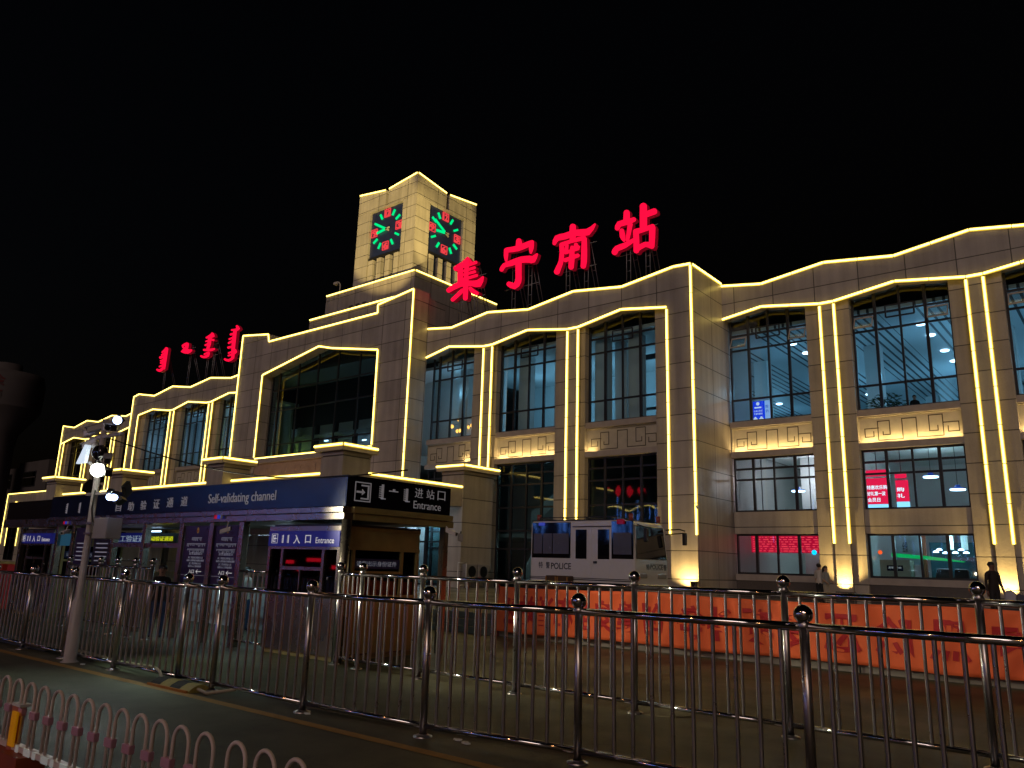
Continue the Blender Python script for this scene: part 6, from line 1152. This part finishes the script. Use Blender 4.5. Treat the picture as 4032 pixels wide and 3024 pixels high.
person('person in a green reflective vest inside the shelter lane', (-15.35, 10.7, 0), 1.4, R_(-60), HIV, JEA, (rest, restr), hair='short', sleeve=False)
person('person sitting silhouetted beside the plant in the upper window', (-8.2, 41.0, 8.72), 1.6, R_(20), BLK, DPN, (rest, restr), sleeve=False)

# ------------------------------------------------------------------ across the road, seen only in reflections
OP = thing('shop_building', 'dark shop building across the road with blue light strings and a red sign', 'building', (-60, -30, 0))
bx('wall', plain('dark_shop_wall', (.05, .045, .045), .7), OP, -100, 20, -42, -32, 0, 16)
BSTR = glow('blue_light_string', (.10, .28, 1), 7); RSG = glow('red_shop_sign', (1, .01, .03), 4); OSG = glow('warm_shop_sign', (1, .42, .10), 5); MSG = glow('magenta_shop_sign', (.9, .3, .5), 1.2)
rp = random.Random(31); b = MB()
for i in range(95):
    x = -92+i*.95+rp.random()*.5; z = 6+2.2*sin(i*.23)+rp.random()*1.5; b.box(x, x+.07, -31.98, -31.9, z, z+1.2+rp.random()*2.6)
for i in range(70):
    x = -72+rp.random()*24; z = 5+5.5*rp.random()*(.5+.5*sin(x*.5)**2); b.box(x, x+.08, -31.97, -31.9, z, z+.6+rp.random()*1.8)
b.build('light_strings', BSTR, OP)
b = MB()
for i in range(5): b.prism([(-66+i*2.0+.5*cos(a*pi/4)*(.5+.9*rp.random()), 13.2+.75*sin(a*pi/4)*(.5+.9*rp.random())) for a in range(8)], -31.98, -31.8)
b.build('roof_sign', RSG, OP)
ar = MB()
for i in range(4):
    pts = [(-71+i*5.5+5.2*k/8, -31.95, 10.2+.8*sin(pi*k/8)) for k in range(9)]; ar.tube(pts, .07, 6)
ar.build('light_arcs', glow('yellow_light_arc', (1, .8, .2), 9), OP)
ne = MB()
for i in range(46):
    x = -22.5+rp.random()*6.5; z = 1.9+rp.random()*2.6; l = .2+.5*rp.random(); ne.box(x, x+(l if i % 2 else .07), -31.97, -31.9, z, z+(.07 if i % 2 else l))
ne.build('neon_tubes', glow('blue_neon_tube', (.25, .6, 1), 14), OP)
bx('shop_sign', OSG, OP, -40, -28, -31.98, -31.9, 3.4, 4.3); bx('shop_sign', MSG, OP, -22, -14, -31.98, -31.9, 3.4, 4.3); bx('shop_sign', MSG, OP, -8, 2, -31.98, -31.9, 3.3, 4.1); bx('shop_sign', OSG, OP, 6, 14, -31.98, -31.9, 3.4, 4.2); bx('shop_sign', RSG, OP, -80, -72, -31.98, -31.9, 3.4, 4.2)
for xa, xb, z in ((-69.5, -68.2, 1.3), (-66, -63.5, 1.55), (-67.5, -66.8, .6), (-62, -61.4, .9), (-59.5, -58.8, 1.9)): bx('reflected_red_strip', RSG, OP, xa, xb, -31.98, -31.9, z, z+.35)  # red strips added on the shop wall to reflect in the kiosk glass
SOD = glow('sodium_lamp', (1, .42, .1), 38)
for i, (x, y) in enumerate(((-26, -7), (-6, -7.5), (10, -8))):
    t = thing('street_lamp', ['orange street lamp across the road facing the dark end of the shelter', 'orange street lamp across the road behind the viewer', 'orange street lamp across the road facing the banner end'][i], 'street lamp', (x, y, 0), 'street lamps across the road')
    MB().lathe([(.14, 0), (.11, .3), (.06, 7.4)], (x, y, 0), 14).tube([(x, y, 7.3), (x, y+.6, 7.7), (x, y+1.6, 7.8)], .045, 8).build('pole', STEEL, t); MB().ball((x, y+1.8, 7.74), .26, 16, 8, sc=(.6, 1.3, .35)).build('lamp_head', SOD, t)
    lamp('lamp', 'SPOT', (x, y+1.8, 7.6), (420, 200, 200)[i], (1, .5, .2), t, (x, y+3, 0), .2, 150, .3)
